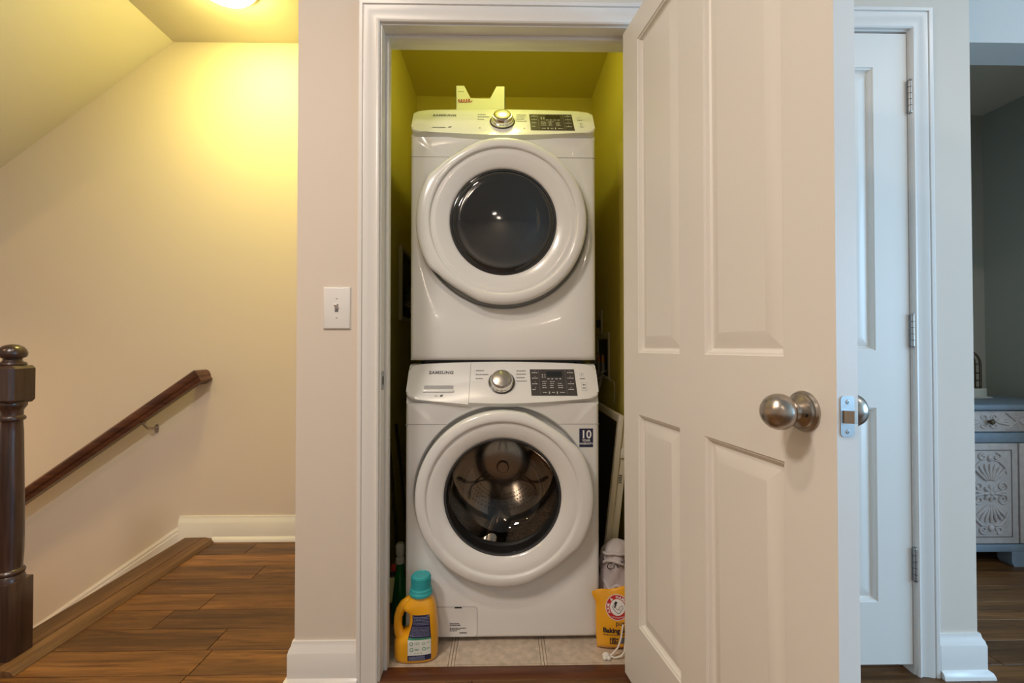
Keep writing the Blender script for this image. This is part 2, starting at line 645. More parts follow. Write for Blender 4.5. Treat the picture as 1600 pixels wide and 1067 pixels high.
# alcove side, rows continue
for k in range(10):
    a = 1.4755 + .1215 * k
    b = min(a + .1215, 2.65)
    if a >= 2.65:
        break
    lay(0.58 if k == 0 else WE, 2.86, a, b, fixed={0: 1.64, 1: 2.3}.get(k, 1.9 + .23 * (k % 4)))

# closet floor, vinyl tiles with a double-line joint, and wooden threshold
TY = 1.497
m = MB().box((-0.48, TY, -.05), (0.49, B, -.0015))
cfl = struct('floor_closet', m, 'grout', 'beige vinyl tile floor inside the laundry closet', 'floor')
xs_ = [-.476, -.171, .134, .439]
ys_ = [TY - .001, 1.80, 2.105, 2.41]
tile_cache = {}
for i in range(-1, 4):
    x0 = xs_[i] if i >= 0 else -.48
    x1 = xs_[i + 1] if i < 3 else .49
    if x1 - x0 < .02 or i < 0:
        continue
    for j in range(4):
        y0 = ys_[j]
        y1 = ys_[j + 1] if j < 3 else B
        key = (round(x1 - x0, 3), round(y1 - y0, 3))
        hx, hy_ = (x1 - x0) / 2, (y1 - y0) / 2
        if key not in tile_cache:
            g = .0012
            e = .011
            mm = MB().box((-hx + e, -hy_ + e, -.0012), (hx - e, hy_ - e, .0018))
            for q in (((-hx + g, -hy_ + g), (-hx + e - .002, hy_ - g)), ((hx - e + .002, -hy_ + g), (hx - g, hy_ - g)),
                      ((-hx + e, -hy_ + g), (hx - e, -hy_ + e - .002)), ((-hx + e, hy_ - e + .002), (hx - e, hy_ - g))):
                mm.box((q[0][0], q[0][1], -.0012), (q[1][0], q[1][1], .0018))
            o = mm.build('tile', 'tile', cfl, angle=0)
            tile_cache[key] = o
        else:
            o = tile_cache[key].copy()
            COL.objects.link(o)
        o.location = (x0 + hx, y0 + hy_, 0)
m = MB().prism([(W0 - .002, -.0), (W0 + .002, .0025), (W0 + .03, .005), (TY - .004, .005), (TY, .0025), (TY, -.02), (W0 - .002, -.02)], lambda a, b, d: (d, a, b), OL, OR_, bev=0)
struct('trim_1', m, 'threshold_wood', 'reddish brown wooden threshold strip in front of the closet tiles', 'threshold')

# ------------------------------------------------------------------ baseboards
BB = [(0, 0), (.015, 0), (.030, 0), (.029, .008), (.025, .018), (.016, .0245), (.016, .098), (.0145, .101), (.0125, .110), (.008, .118), (.006, .128), (.0055, .1315), (0, .1315)]


def baseboard(name, path, label, prof=BB):
    m_ = MB().sweep(path, prof, (0, 0, 1))
    return struct(name, m_, 'trim_paint', label, 'baseboard', angle=50)


# t x z points to the outer side (right of travel direction)
baseboard('baseboard_front_left', [(WLX, B, 0), (WLX, W0, 0), (-0.449, W0, 0)][::1], 'white baseboard wrapping the wall end left of the closet')
baseboard('baseboard_front_right', [(1.377, W0, 0), (WE, W0, 0), (WE, W1, 0)], 'white baseboard wrapping the wall end beside the alcove')
baseboard('baseboard_back', [(-1.56, B, 0), (-0.66, B, 0)][::1], 'white baseboard with shoe moulding on the stair landing wall')
BB2 = [p for p in BB if p[0] < .0299 or p[1] > .02]
BB3 = [(0, -.03), (.016, -.03), (.016, .098), (.0145, .101), (.0125, .110), (.008, .118), (.006, .128), (.0055, .1315), (0, .1315)]
m = MB().sweep([(-1.745, B, 0), (-1.56, B, 0)], BB3, (0, 0, 1))
struct('baseboard_back_stair', m, 'trim_paint', 'short white baseboard piece above the stair nosing board', 'baseboard')
BC = [(0, 0), (.014, 0), (.014, .07), (.010, .085), (.006, .095), (0, .095)]
m = MB().sweep([(-0.48, W1, 0), (-0.48, B, 0)], BC, (0, 0, 1))
struct('baseboard_closet_left', m, 'trim_paint', 'cream baseboard on the left closet wall beside the washer', 'baseboard')
m = MB().sweep([(0.49, B, 0), (0.49, W1, 0)], BC, (0, 0, 1))
struct('baseboard_closet_right', m, 'trim_paint', 'cream baseboard on the right closet wall', 'baseboard')
m = MB().sweep([(WE, 2.65, 0), (2.86, 2.65, 0)], BB, (0, 0, 1))
struct('baseboard_alcove', m, 'trim_paint', 'white baseboard behind the carved sideboard', 'baseboard')

# ------------------------------------------------------------------ door casings and jambs
CAS = [(0, 0), (0, .010), (.004, .013), (.009, .0125), (.011, .0095), (.030, .0115), (.044, .0165), (.047, .0165), (.0475, .0125), (.051, .0125), (.052, .0175), (.061, .0185), (.064, .0165), (.064, 0)]


def casing(name, xl, xr, zh, label, kind, flush):
    root = thing(name, label, 'door frame', ((xl + xr) / 2, W0, 0), kind='structure')
    off = root.location
    rv = .005
    # inverted U, outward side must be away from the opening
    path = [(xl - rv, W0, 0), (xl - rv, W0, zh + rv), (xr + rv, W0, zh + rv), (xr + rv, W0, 0)]
    prof = [(-a, b) for a, b in CAS]
    MB().sweep(path, prof, (0, -1, 0)).build('casing', 'trim_paint', root, off, 30)
    MB().box((xl - .018, W0, 0), (xl, W1, zh)).build('side_jamb', 'trim_paint', root, off)
    MB().box((xr, W0, 0), (xr + .018, W1, zh)).build('side_jamb', 'trim_paint', root, off)
    MB().box((xl - .018, W0, zh), (xr + .018, W1, zh + .018)).build('head_jamb', 'trim_paint', root, off)
    s0, s1 = W0 + .044, W0 + .077
    st = [(-.010, s0), (-.010, s1), (0, s1), (0, s0)]
    MB().bbox((xl - .001, s0, 0), (xl + .011, s1, zh - .011), .002).build('door_stop', 'trim_paint', root, off)
    MB().bbox((xr - .011, s0, 0), (xr + .001, s1, zh - .011), .002).build('door_stop', 'trim_paint', root, off)
    MB().bbox((xl - .001, s0, zh - .011), (xr + .001, s1, zh + .001), .002).build('door_stop', 'trim_paint', root, off)
    return root


c1 = casing('trim_2', OL, OR_, OH, 'white moulded frame around the open laundry closet doorway', 'frame', False)
off = c1.location
mb = MB().prism(rrect(W0 + .006, .905, W0 + .034, .965, .008), lambda a, b, d: (OL + d, a, b), -.001, .0012)
sp = mb.build('strike_plate', 'zinc', c1, off)
sp['label'] = 'small steel strike plate'
MB().prism(rrect(W0 + .014, .922, W0 + .027, .948, .003), lambda a, b, d: (OL + d, a, b), .0011, .0018).build('strike_hole', 'black', sp, off)
casing('trim_3', D2L, D2R, OH, 'white moulded frame around the closed white door', 'frame', True)


# ------------------------------------------------------------------ panelled doors
def door_slab(w0, w1, z0, z1, th, cols, rws):
    """slab with moulded raised panels on both faces, local: x along width, y thickness"""
    mb = MB()
    steps = [(0, 0), (.002, .003), (.0055, .0040), (.0085, .0105), (.0125, .0135), (.0145, .0140), (.046, .0035), (.049, .0035)]
    xs2 = [w0]
    for a, b in cols:
        xs2 += [a, b]
    xs2.append(w1)
    zs2 = [z0]
    for a, b in rws:
        zs2 += [a, b]
    zs2.append(z1)
    for side in (0, 1):
        def P(x, z, d):
            return (x, d if side == 0 else th - d, z)
        for i in range(len(xs2) - 1):
            for j in range(len(zs2) - 1):
                a, b, c, d_ = xs2[i], xs2[i + 1], zs2[j], zs2[j + 1]
                if i % 2 == 1 and j % 2 == 1:
                    prev = None
                    for ins, dep in steps:
                        ring = [P(a + ins, c + ins, dep), P(b - ins, c + ins, dep), P(b - ins, d_ - ins, dep), P(a + ins, d_ - ins, dep)]
                        if prev:
                            for k in range(4):
                                mb.add([prev[k], prev[(k + 1) % 4], ring[(k + 1) % 4], ring[k]], [(0, 1, 2, 3)])
                        prev = ring
                    mb.add(prev, [(0, 1, 2, 3)])
                else:
                    mb.add([P(a, c, 0), P(b, c, 0), P(b, d_, 0), P(a, d_, 0)], [(0, 1, 2, 3)])
    mb.add([(w0, 0, z0), (w1, 0, z0), (w1, th, z0), (w0, th, z0), (w0, 0, z1), (w1, 0, z1), (w1, th, z1), (w0, th, z1)],
           [(0, 1, 2, 3), (4, 5, 6, 7), (0, 3, 7, 4), (1, 2, 6, 5)])
    return mb


def knob(root, x, z, ysurf, sgn, hole=True):
    """sgn -1: sticks out towards -y"""
    k = MB().lathe([(0, 0), (.0335, 0), (.0335, .003), (.031, .0065), (.0285, .007), (.027, .0105), (.0205, .013), (.0145, .017), (.0125, .023), (.0125, .028), (.0145, .030), (.0, .030)], axis='y', n=40)
    k.v = [Vector((x + p.x, ysurf + sgn * p.y, z + p.z)) for p in k.v]
    ko = k.build('door_knob', 'satin_nickel', root)
    b = MB().lathe([(.0, .026), (.0135, .0262), (.020, .029), (.0265, .035), (.0295, .043), (.0295, .051), (.0265, .060), (.020, .0675), (.012, .072), (.004, .0738), (0, .074)], axis='y', n=40)
    b.v = [Vector((x + p.x, ysurf + sgn * p.y, z + p.z)) for p in b.v]
    b.build('knob_ball', 'satin_nickel', ko)
    if hole:
        h = MB().lathe([(0, 0), (.003, 0), (.003, .0015), (0, .0015)], axis='y', n=12)
        h.v = [Vector((x + .019 + p.x, ysurf + sgn * (.0125 + p.y), z - .004 + p.z)) for p in h.v]
        h.build('release_hole', 'black', ko)
    return ko


def hinge(root, x, y, z, leaf_dx, h=.10):
    mb = MB()
    for k in range(5):
        z0 = z - h / 2 + h * k / 5
        mb.lathe([(0, z0 + .0008), (.0058, z0 + .0008), (.0058, z0 + h / 5 - .0008), (0, z0 + h / 5 - .0008)], (x, y, 0), n=14)
    mb.lathe([(0, z + h / 2), (.0068, z + h / 2), (.006, z + h / 2 + .004), (0, z + h / 2 + .005)], (x, y, 0), n=14)
    mb.lathe([(0, z - h / 2 - .004), (.006, z - h / 2 - .003), (.0068, z - h / 2), (0, z - h / 2)], (x, y, 0), n=14)
    hn = mb.build('hinge', 'zinc', root)
    MB().box((min(x, x + leaf_dx), y + .003, z - h / 2), (max(x, x + leaf_dx), y + .0075, z + h / 2)).build('hinge_leaf', 'zinc', hn)
    return hn


COLS = [(.088, .318), (.422, .657)]
ROWS = [(.212, .841), (1.024, 1.968)]
TH = .0378
d1 = thing('door_1', 'white panelled closet door swung wide open towards the hall', 'door', (0.387, W0, 0), R(-81.0), kind='structure')
door_slab(-.013, .762, .012, 2.05, TH, COLS, ROWS).build('door_leaf', 'door_paint', d1, angle=20)
knob(d1, .700, .935, 0, -1)
knob(d1, .700, .935, TH, 1, False)
lp = MB().prism(rrect(.0055, .904, .0305, .966, .006), lambda a, b, d: (.762 + d, a, b), -.001, .0014).build('latch_plate', 'zinc', d1)
lp['label'] = 'steel latch plate on the door edge'
mb = MB().prism([(.010, 0), (.026, 0), (.026, .011), (.020, .011), (.010, .003)], lambda a, b, d: (.762 + b, a, d), .925, .944, bev=0)
mb.build('latch_bolt', 'satin_nickel', lp)
for z in (.9115, .957):
    MB().lathe([(0, 0), (.0036, 0), (.003, .0008), (0, .001)], (.7634, .018, z), axis='x', n=14).build('screw', 'zinc', lp)
    MB().lathe([(0, 0), (.0012, 0), (0, .0003)], (.7645, .018, z), axis='x', n=8).build('screw', 'black', lp)
for z in (.30, 1.09, 1.85):
    hinge(d1, -.006, TH + .004, z, .03, .09)

d2w = D2R - D2L - .006
d2 = thing('door_2', 'closed white panelled door with steel hinges at its right', 'door', (D2R - .003, W0 + .001, 0), 0, kind='structure')
mb = door_slab(0.0, d2w, .033, 2.055, .035, [(.11, .11 + .195), (d2w - .11 - .195, d2w - .11)], [(.23, .847), (1.03, 1.945)])
mb.v = [Vector((-p.x, p.y, p.z)) for p in mb.v]
mb.build('door_leaf', 'door_paint', d2, angle=20)
knob(d2, -(d2w - .06), .935, 0, -1)
for z in (.35, 1.093, 1.848):
    h = hinge(d2, .004, -.0066, z, -.007)

# ------------------------------------------------------------------ staircase
stair = thing('staircase', 'wooden stairs going down behind the newel post with white skirt board', 'stairs', (-1.62, 2.0, 0), kind='structure')
so = stair.location
mb = MB().prism([(-1.715, .014), (-1.708, .020), (-1.60, .022), (-1.585, .019), (-1.560, .016), (-1.545, .002), (-1.545, -.012), (-1.708, -.012), (-1.717, -.004)], lambda a, b, d: (a, d, b), 1.478, B - .0165)
n_ = mb.build('nosing_board', 'nosing_wood', stair, so)
n_['label'] = 'brown wooden nosing board at the top of the stairs'
mb = MB().prism([(-1.609, .0222), (-1.6075, .0222), (-1.6075, .0236), (-1.609, .0236)], lambda a, b, d: (a, d, b), 1.478, B - .02)
mb.build('nosing_groove', 'rail_wood', stair, so)
MB().box((-1.735, 1.5, -.19), (-1.715, B, -.012)).build('riser', 'trim_paint', stair, so)
for k in range(1, 11):
    zt, x1 = -.18 * k, -1.735 - .25 * (k - 1)
    MB().bbox((x1 - .275, 1.50, zt - .028), (x1, B, zt), .006).build('tread', 'nosing_wood', stair, so)
    MB().box((x1 - .25, 1.50, zt - .18), (x1 - .235, B, zt - .028)).build('riser', 'trim_paint', stair, so)
SK = .694
mb = MB()
xa, za = -1.742, .084
L_ = 2.6
sk_prof = [(0, 0), (.014, 0), (.014, .185), (.011, .19), (.011, .205), (.006, .212), (.004, .222), (0, .222)]


def skp(t, dz):
    return (xa - t, za - SK * t + dz)


vs_, fs_ = [], []
for t in (0, L_):
    for a, b in sk_prof:
        x, z = skp(t, b - .222)
        vs_.append((x, B - a, z))
n8 = len(sk_prof)
mb.add(vs_, [tuple(range(n8)), tuple(range(n8, 2 * n8))] + [(i, (i + 1) % n8, n8 + (i + 1) % n8, n8 + i) for i in range(n8)])
mb.build('skirt_board', 'trim_paint', stair, so)
m = MB().box((-4.6, 1.40, -2.7), (-1.735, 1.5, -.10))
struct('wall_stair_side', m, 'wall_paint', 'wall below the hall floor along the stairs', 'wall')
m = MB().box((-4.6, 1.40, -2.8), (-1.6, B, -2.7))
struct('floor_lower', m, 'threshold_wood', 'floor at the foot of the stairs', 'floor')
m = MB().box((-1.70, 1.40, -2.7), (-1.6, B, -.20))
struct('wall_under_landing', m, 'wall_paint', 'wall under the landing behind the stairs', 'wall')

# newel post
nw = thing('newel_post', 'dark turned wooden newel post with round finial at the stair top', 'newel post', (-1.642, 1.553, 0))
q = .0405
MB().bbox((-q, -q, 0.0), (q, q, .268), .004).build('base_block', 'newel_wood', nw)
MB().lathe([(q, .262), (q * .98, .272), (.036, .285), (.034, .287), (.038, .291), (.039, .297), (.036, .303), (.032, .306), (.0315, .315), (.034, .36), (.0345, .42), (.032, .60), (.029, .76), (.027, .792),
            (.028, .795), (.0335, .799), (.0345, .805), (.032, .811), (.028, .814), (.028, .829), (.031, .836), (.036, .843), (.038, .852), (.036, .858)], n=32).build('turned_shaft', 'newel_wood', nw)
mb = MB().bbox((-.043, -.043, .856), (.043, .043, .980), .010, 1)
mb.build('top_block', 'newel_wood', nw)
MB().lathe([(0, .978), (.034, .978), (.036, .984), (.034, .990), (.026, .993), (.023, .998), (.024, 1.003), (.033, 1.008), (.0365, 1.016), (.0365, 1.024), (.033, 1.034), (.026, 1.043), (.014, 1.049), (0, 1.051)], n=32).build('finial', 'newel_wood', nw)

# handrail with bracket
hr = thing('handrail', 'dark brown wooden handrail sloping down the stairwell wall', 'handrail', (-1.62, B, 0.9))
ho = hr.location
ry = 2.425
top = Vector((-1.618, ry, .888))
dirv = Vector((-1, 0, -.706)).normalized()
prof = [(-.021, -.040), (.021, -.040), (.023, -.034), (.023, -.020), (.029, -.012), (.031, .004), (.030, .016), (.024, .024), (.012, .028), (-.012, .028), (-.024, .024), (-.030, .016), (-.031, .004), (-.029, -.012), (-.023, -.020), (-.023, -.034)]


def rail_piece(name, p0, p1, m0, m1):
    """rail along p0-p1, section tilted with the slope, ends cut by planes (point, normal)"""
    t = (p1 - p0).normalized()
    up = Vector((0.5766, 0, 0.8170)) * -1
    up = Vector((-.5766, 0, .8170))
    side = t.cross(up).normalized()
    vs2, n = [], len(prof)
    for p, nrm in ((p0, m0), (p1, m1)):
        for a, b in prof:
            q0 = p + side * a + up * b
            k = (p - q0).dot(nrm) / t.dot(nrm)
            vs2.append(q0 + t * k)
    return MB().add(vs2, [tuple(range(n)), tuple(range(n, 2 * n))] + [(i, (i + 1) % n, n + (i + 1) % n, n + i) for i in range(n)])


mit = (dirv + Vector((0, 1, 0)) * -1).normalized()
mit = (dirv - Vector((0, 1, 0))).normalized()
rail_piece('rail', top, top + dirv * 3.2, mit, dirv).build('rail', 'rail_wood', hr, ho, 25)
rail_piece('rail_return', top, Vector((top.x, B, top.z)), mit, Vector((0, 1, 0))).build('rail_return', 'rail_wood', hr, ho, 25)
for t in (.36, 1.7):
    p = top + dirv * t
    up = Vector((-.5766, 0, .8170))
    f = p - up * .040
    br = MB()
    br.tube([f, f + Vector((.006, .0, -.014)), f + Vector((.012, .016, -.034)), f + Vector((.016, .045, -.040)), (f.x + .018, B - .004, f.z - .040)], [.006, .006, .0055, .006, .007], 10)
    b_o = br.build('rail_bracket', 'satin_nickel', hr, ho)
    MB().prism(arc((0, 0), .016, 0, 360, 20)[:-1], lambda a, b, d: (f.x + .018 + a * .65, d, f.z - .045 + b * 1.5), B - .005, B).build('rosette', 'satin_nickel', b_o, ho)
    MB().bbox((f.x - .022, ry - .010, f.z - .006), (f.x + .012, ry + .010, f.z - .001), .001).build('saddle', 'satin_nickel', b_o, ho)

# ceiling lights and a few added fill lamps
cl = thing('ceiling_light', 'round glowing flush ceiling light over the stair landing', 'ceiling light', (-1.275, 2.075, CH))
MB().lathe([(.135, 0), (.135, -.018), (.128, -.022), (.128, 0)], n=40, close=True).build('rim', 'lamp_rim', cl)
MB().lathe([(.127, -.014), (.122, -.030), (.105, -.048), (.075, -.062), (.04, -.069), (0, -.071)], n=40).build('glass_dome', 'lamp_glow', cl)
kl = thing('closet_light', 'greenish yellow ceiling light hidden inside the laundry closet', 'ceiling light', (0.0, 1.645, 2.425))
MB().lathe([(.085, 0), (.085, -.015), (.078, -.018), (.078, 0)], n=32, close=True).build('rim', 'lamp_rim', kl)
MB().lathe([(.077, -.012), (.070, -.030), (.05, -.045), (.02, -.052), (0, -.053)], n=32).build('glass_dome', 'closet_glow', kl)
for x, y, p, c, lab_ in ((-.55, .35, 9, (1.0, .82, .64), 'recessed ceiling downlight just in front of the closet'),
                      (-.35, -1.7, 4, (1.0, .82, .64), 'recessed ceiling downlight in the middle of the hall'),
                      (-.20, -2.3, 4, (1.0, .82, .64), 'recessed ceiling downlight next to the far hall wall'),
                      (2.35, .15, 9, (1.0, .90, .78), 'unseen recessed downlight added to brighten the alcove'),  # unseen lamp, added to lift the dark alcove and sideboard
                      (-2.7, -.3, 15, (1.0, .64, .30), 'unseen warm downlight added at the left of the hall to tint the stair wall')):  # added unseen lamp, its orange colour turns the stair wall tan
    dl = thing('downlight', lab_, 'downlight', (x, y, CH), group='recessed hall downlights')
    MB().lathe([(.085, 0), (.085, -.004), (.070, -.006), (.068, 0)], n=32, close=True).build('trim_ring', 'lamp_rim', dl)
    area_light('bulb', (0, 0, -.004), (0, 0, 0), .13, .13, p, c, dl, True)
sl_ = thing('stairwell_light', 'warm light on the sloping ceiling further down the stairs', 'ceiling light', (-3.7, 1.85, CH + sl * (-3.7 + 1.806) - .03))
MB().lathe([(.11, .03), (.11, -.02), (.10, -.02), (.10, .03)], n=32, close=True).build('rim', 'lamp_rim', sl_)
area_light('bulb', (0, 0, -.022), (0, 0, 0), .2, .2, 15, (1.0, .60, .27), sl_, True)
hl = thing('drum_fill_light', 'unseen wide drum light added for soft fill in the hall', 'ceiling light', (-1.15, -.12, CH))  # unseen lamp put in as soft fill for door and closet
MB().lathe([(.23, 0), (.23, -.10), (.22, -.10), (.22, 0)], n=48, close=True).build('drum_shade', 'lamp_rim', hl)
area_light('bulb', (0, 0, -.102), (0, 0, 0), .42, .42, 30, (1.0, .90, .81), hl, True)


# ------------------------------------------------------------------ washer and dryer
PO = Vector((0, -.019, .842))
PW = Vector((0, .549, .836))
PN = Vector((0, -.836, .549))


def pan(u, w, d=0.0):
    return PO + Vector((u, 0, 0)) + PW * w + PN * d


def machine(root, hand, washer):
    """local: x across, y = 0 at the front sheet and growing backwards, z up from the base"""
    zc = .518
    hx = .343
    RD = .318
    # body: side profile, bent over at the top front
    prof = [(.014, .014), (.014, .842), (.058, .955), (.075, .970), (.095, .976), (.76, .976), (.76, .014)]
    bd = MB().prism(prof, lambda a, b, d: (d, a, b), -hx, hx)
    bd.f = [f for f in bd.f if set(f) != {0, 1, 7, 8}]          # open towards the front sheet
    bd.build('body', 'appliance_white', root, angle=40)
    # front sheet with the round dished opening
    mb = MB()
    x1, z0, z1, rc = hx, .014, .842, .020
    N = 128
    dish = [(RD, 0), (.3155, .002), (.310, .020), (.306, .038), (.255, .040), (.252, .06)]

    def edge(t, ins):
        c, s_ = math.cos(t), math.sin(t)
        a = (x1 - ins)
        k1 = a / abs(c) if abs(c) > 1e-9 else 1e9
        lim = (z1 - zc - ins * .2) if s_ > 0 else (zc - z0 - ins)
        k2 = lim / abs(s_) if abs(s_) > 1e-9 else 1e9
        k = min(k1, k2)
        return c * k, zc + s_ * k
    ts = [2 * PI * k / N for k in range(N)]
    # snap the nearest samples to the rectangle's corners
    for cx, cz in ((1, z1 - zc), (-1, z1 - zc), (1, -(zc - z0)), (-1, -(zc - z0))):
        a = math.atan2(cz, cx * x1) % (2 * PI)
        i = min(range(N), key=lambda k: abs(ts[k] - a))
        ts[i] = a
    rings = []
    for r, y in dish[::-1]:
        rings.append([(r * math.cos(t), y, zc + r * math.sin(t)) for t in ts])
    for k in range(5):
        a = PI / 2 * k / 4
        ins = .014 * (1 - math.sin(a))
        yy = .014 * (1 - math.cos(a))
        rings.append([(edge(t, ins)[0], yy, edge(t, ins)[1]) for t in ts])
    vs_ = [p for r in rings for p in r]
    fs_ = [(i * N + k, i * N + (k + 1) % N, (i + 1) * N + (k + 1) % N, (i + 1) * N + k) for i in range(len(rings) - 1) for k in range(N)]
    mb.add(vs_, fs_)
    fp = mb.build('front_panel', 'appliance_white', root, angle=40)
    # seam between upper fascia and lower front sheet
    zs = .766
    xs0 = math.sqrt(RD ** 2 - (zs - zc) ** 2)
    for s_ in (-1, 1):
        MB().box((min(s_ * xs0, s_ * hx), -.0004, zs - .0012), (max(s_ * xs0, s_ * hx), .001, zs + .0012)).build('seam', 'appliance_grey', fp)

    # control panel, leaning back
    out = []
    n = 24
    for k in range(n + 1):                       # lower edge, drooping towards the middle
        u = -.318 + .636 * k / n
        out.append((u, .020 - .020 * math.cos(u / .318 * PI / 2)))
    out += arc((.317, .047), .026, -52, 0, 5)
    out += arc((.316, .134), .027, 0, 84, 6)
    for k in range(1, n):
        u = .310 - .620 * k / n
        out.append((u, .161 + .010 * math.cos(u / .31 * PI / 2)))
    out += arc((-.316, .134), .027, 96, 180, 6)
    out += arc((-.317, .047), .026, 180, 232, 5)
    cp = MB().prism(out, lambda a, b, d: pan(a, b, d), -.030, 0, bev=.008, seg=3).build('control_panel', 'appliance_white', root, angle=30)
    # joint and drawer
    if washer:
        MB().prism([(-.1205, .003), (-.1190, .003), (-.1165, .166), (-.118, .166)], pan, -.004, .0003).build('drawer_joint', 'appliance_grey', cp)
        dr = MB().prism([(-.31, .018), (-.25, .010), (-.18, .0035), (-.121, -.003), (-.121, .02), (-.25, .03), (-.31, .035)], pan, -.02, -.0008).build('detergent_drawer', 'appliance_white', root)
        # recessed grip
        MB().prism(rrect(-.284, .043, -.173, .072, .004, 3), pan, -.001, .0006).build('drawer_grip', 'appliance_white', dr)
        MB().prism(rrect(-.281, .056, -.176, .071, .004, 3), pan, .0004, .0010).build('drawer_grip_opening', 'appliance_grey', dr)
        MB().prism(rrect(-.284, .043, -.173, .055, .004, 3), lambda a, b, d: pan(a, b, d), -.001, .0055, bev=.003).build('drawer_lip', 'appliance_white', dr)
    # dial
    dc = pan(-.004, .084, 0)
    Rm = Matrix((Vector((1, 0, 0)), PW, PN)).transposed()

    def dial(prof_, name, mt, parent):
        b = MB().lathe(prof_, n=40)
        b.v = [dc + Rm @ p for p in b.v]
        return b.build(name, mt, parent)
    dl_ = dial([(0, .0), (.0475, .0), (.0475, .003), (.044, .004), (0, .004)], 'dial', 'dark_panel', cp)
    dial([(.044, .0035), (.0425, .010), (.040, .012), (.039, .024), (.036, .028), (0, .0285)], 'dial_ring', 'chrome', cp)
    dial([(0, .0286), (.0335, .0286), (.032, .031), (.026, .033), (0, .034)], 'dial_cap', 'satin_nickel', cp)
    for k in range(5):
        a = R(215 + 22 * k)
        p0 = dc + Rm @ Vector((.0415 * math.cos(a), .0415 * math.sin(a), .0115))
        MB().ell(p0, (.0022, .0022, .0022), 8, 6).build('dial_notch', 'white_print', cp)
    # display
    MB().prism([(.102, .030), (.266, .029), (.262, .138), (.099, .138)], pan, -.001, .0006).build('display', 'dark_panel', cp)
    disp = MB().prism([(.139, .054), (.226, .054), (.222, .130), (.137, .130)], pan, .0005, .0010).build('display_window', 'dark_panel', cp)
    MB().prism([(.160, .106), (.216, .106), (.216, .128), (.160, .128)], pan, .0009, .0014).build('display_screen', 'lcd', cp)
    for xa in (.1335, .2300):
        MB().prism([(xa, .036), (xa + .001, .036), (xa - .002, .134), (xa - .003, .134)], pan, .0005, .0010).build('display_divider', 'grey_print', cp)
    pr = MB()
    rnd = random.Random(5 if washer else 9)

    def strip(u, w, l, h=.0026):
        x = u
        while x < u + l - .001:
            d = rnd.uniform(.003, .007)
            pr.prism([(x, w), (min(x + d, u + l), w), (min(x + d, u + l), w + h), (x, w + h)], pan, .0009, .0013)
            x += d + .0014
    for w, l in ((.122, .022), (.099, .021), (.076, .020), (.053, .013)):
        strip(.106, w, l)
        strip(.2345 + .0005, w, .022)
        strip(.116, w + .008, .003, .0012)
        strip(.244, w + .008, .003, .0012)
    for row in range(4):
        for cidx in range(3):
            if row == 0 and cidx == 2:
                continue
            strip(.1425 + .028 * cidx, .086 - .0085 * row, rnd.uniform(.012, .02), .0022)
    for k in range(4):
        strip(.162 + .0145 * k, .096, .008, .0035)
    for r_ in range(2):
        for k in range(2):
            strip(.1425 + .0095 * k, .112 - .009 * r_, .0045, .004)
    strip(.144, .041, .014)
    strip(.176, .041, .010)
    strip(.205, .041, .016)
    strip(.165, .037, .003, .009)
    strip(.193, .037, .003, .009)
    pr.build('display_print', 'panel_print', cp)['kind'] = 'stuff'
    # programme names around the dial: fine print too small to read
    pr = MB()
    for k, l in enumerate((.030, .046, .026)):
        strip(-.098, .131 - .0165 * k, l, .003)
    for k, l in enumerate((.036, .034, .030, .038)):
        strip(.050, .130 - .0142 * k, l, .003)
    pr.build('programme_print', 'grey_print', cp)['kind'] = 'stuff'
    # power and start buttons
    MB().add(*ring2(.288, .111, .0085, .0075, 20)).build('power_mark', 'pale_print', cp)
    pr = MB()
    strip(.280, .097, .018, .003)
    pr.prism([(.2875, .113), (.2890, .113), (.2890, .121), (.2875, .121)], pan, .0003, .0009)
    pr.build('power_print', 'grey_print', cp)
    bt = rrect(.283, .050, .303, .084, .003, 3)
    MB().prism(bt, pan, -.001, .0006).build('start_button', 'pale_print', cp)
    MB().prism(rrect(.2842, .0512, .3018, .0828, .0026, 3), pan, .0002, .0011).build('start_button_face', 'appliance_white', cp)
    pr = MB()
    strip(.288, .070, .010, .006)
    strip(.287, .060, .012, .0026)
    strip(.287, .056, .012, .0026)
    pr.build('start_button_print', 'grey_print', cp)
    # brand lettering
    t = text_mesh('SAMSUNG', .0175, lambda a, b: pan(-.268 + a, .119 + b, .0006), bold=.0009, spacing=1.12, xs=1.02)
    t.build('brand_lettering', 'grey_print', cp, angle=0)
    pr = MB()
    if washer:
        pr.prism([(-.222, .026), (-.213, .026), (-.211, .034), (-.220, .034)], pan, .0003, .0008)
        strip(-.240, .028, .010, .003)
    else:
        strip(-.264, .040, .052, .005)
        pr.prism([(-.206, .042), (-.196, .042), (-.192, .050), (-.202, .050)], pan, .0003, .0008)
    pr.build('feature_print', 'grey_print', cp)
    if not washer:
        for u in (-.087, .078):
            MB().ell(pan(u, .042, .0), (.0025, .0025, .0025), 8, 6).build('indicator_dot', 'copper', cp)

    # round door with a grip bulge on one side
    def rf(r, t):
        if r < .262:
            return r
        a = t if hand > 0 else PI - t
        a = math.atan2(math.sin(a), math.cos(a))
        d = abs(math.degrees(a))
        w = (r - .262) / (.303 - .262)
        if d < 30:
            g = .046
        elif d < 42:
            f = (d - 30) / 12
            f = f * f * (3 - 2 * f)
            g = .046 * (1 - f) + 0.004 * f
        elif d < 75:
            g = .004 - .024 * math.sin((d - 42) / 33 * PI)
        else:
            g = 0
        return r * (1 + g * min(1, w))
    gr = .204 if washer else .194
    prof = [(gr, .016), (.292, .016), (.300, .008), (.302, -.018), (.302, -.040), (.3005, -.0465), (.297, -.0510), (.291, -.0540), (.280, -.0560), (.2705, -.0562), (.2655, -.0545), (.2635, -.0510), (.2622, -.0470), (.2600, -.0462), (.2570, -.0470),
            (.240, -.0445), (.225, -.040), (gr + .008, -.034), (gr + .002, -.030), (gr, -.026)]
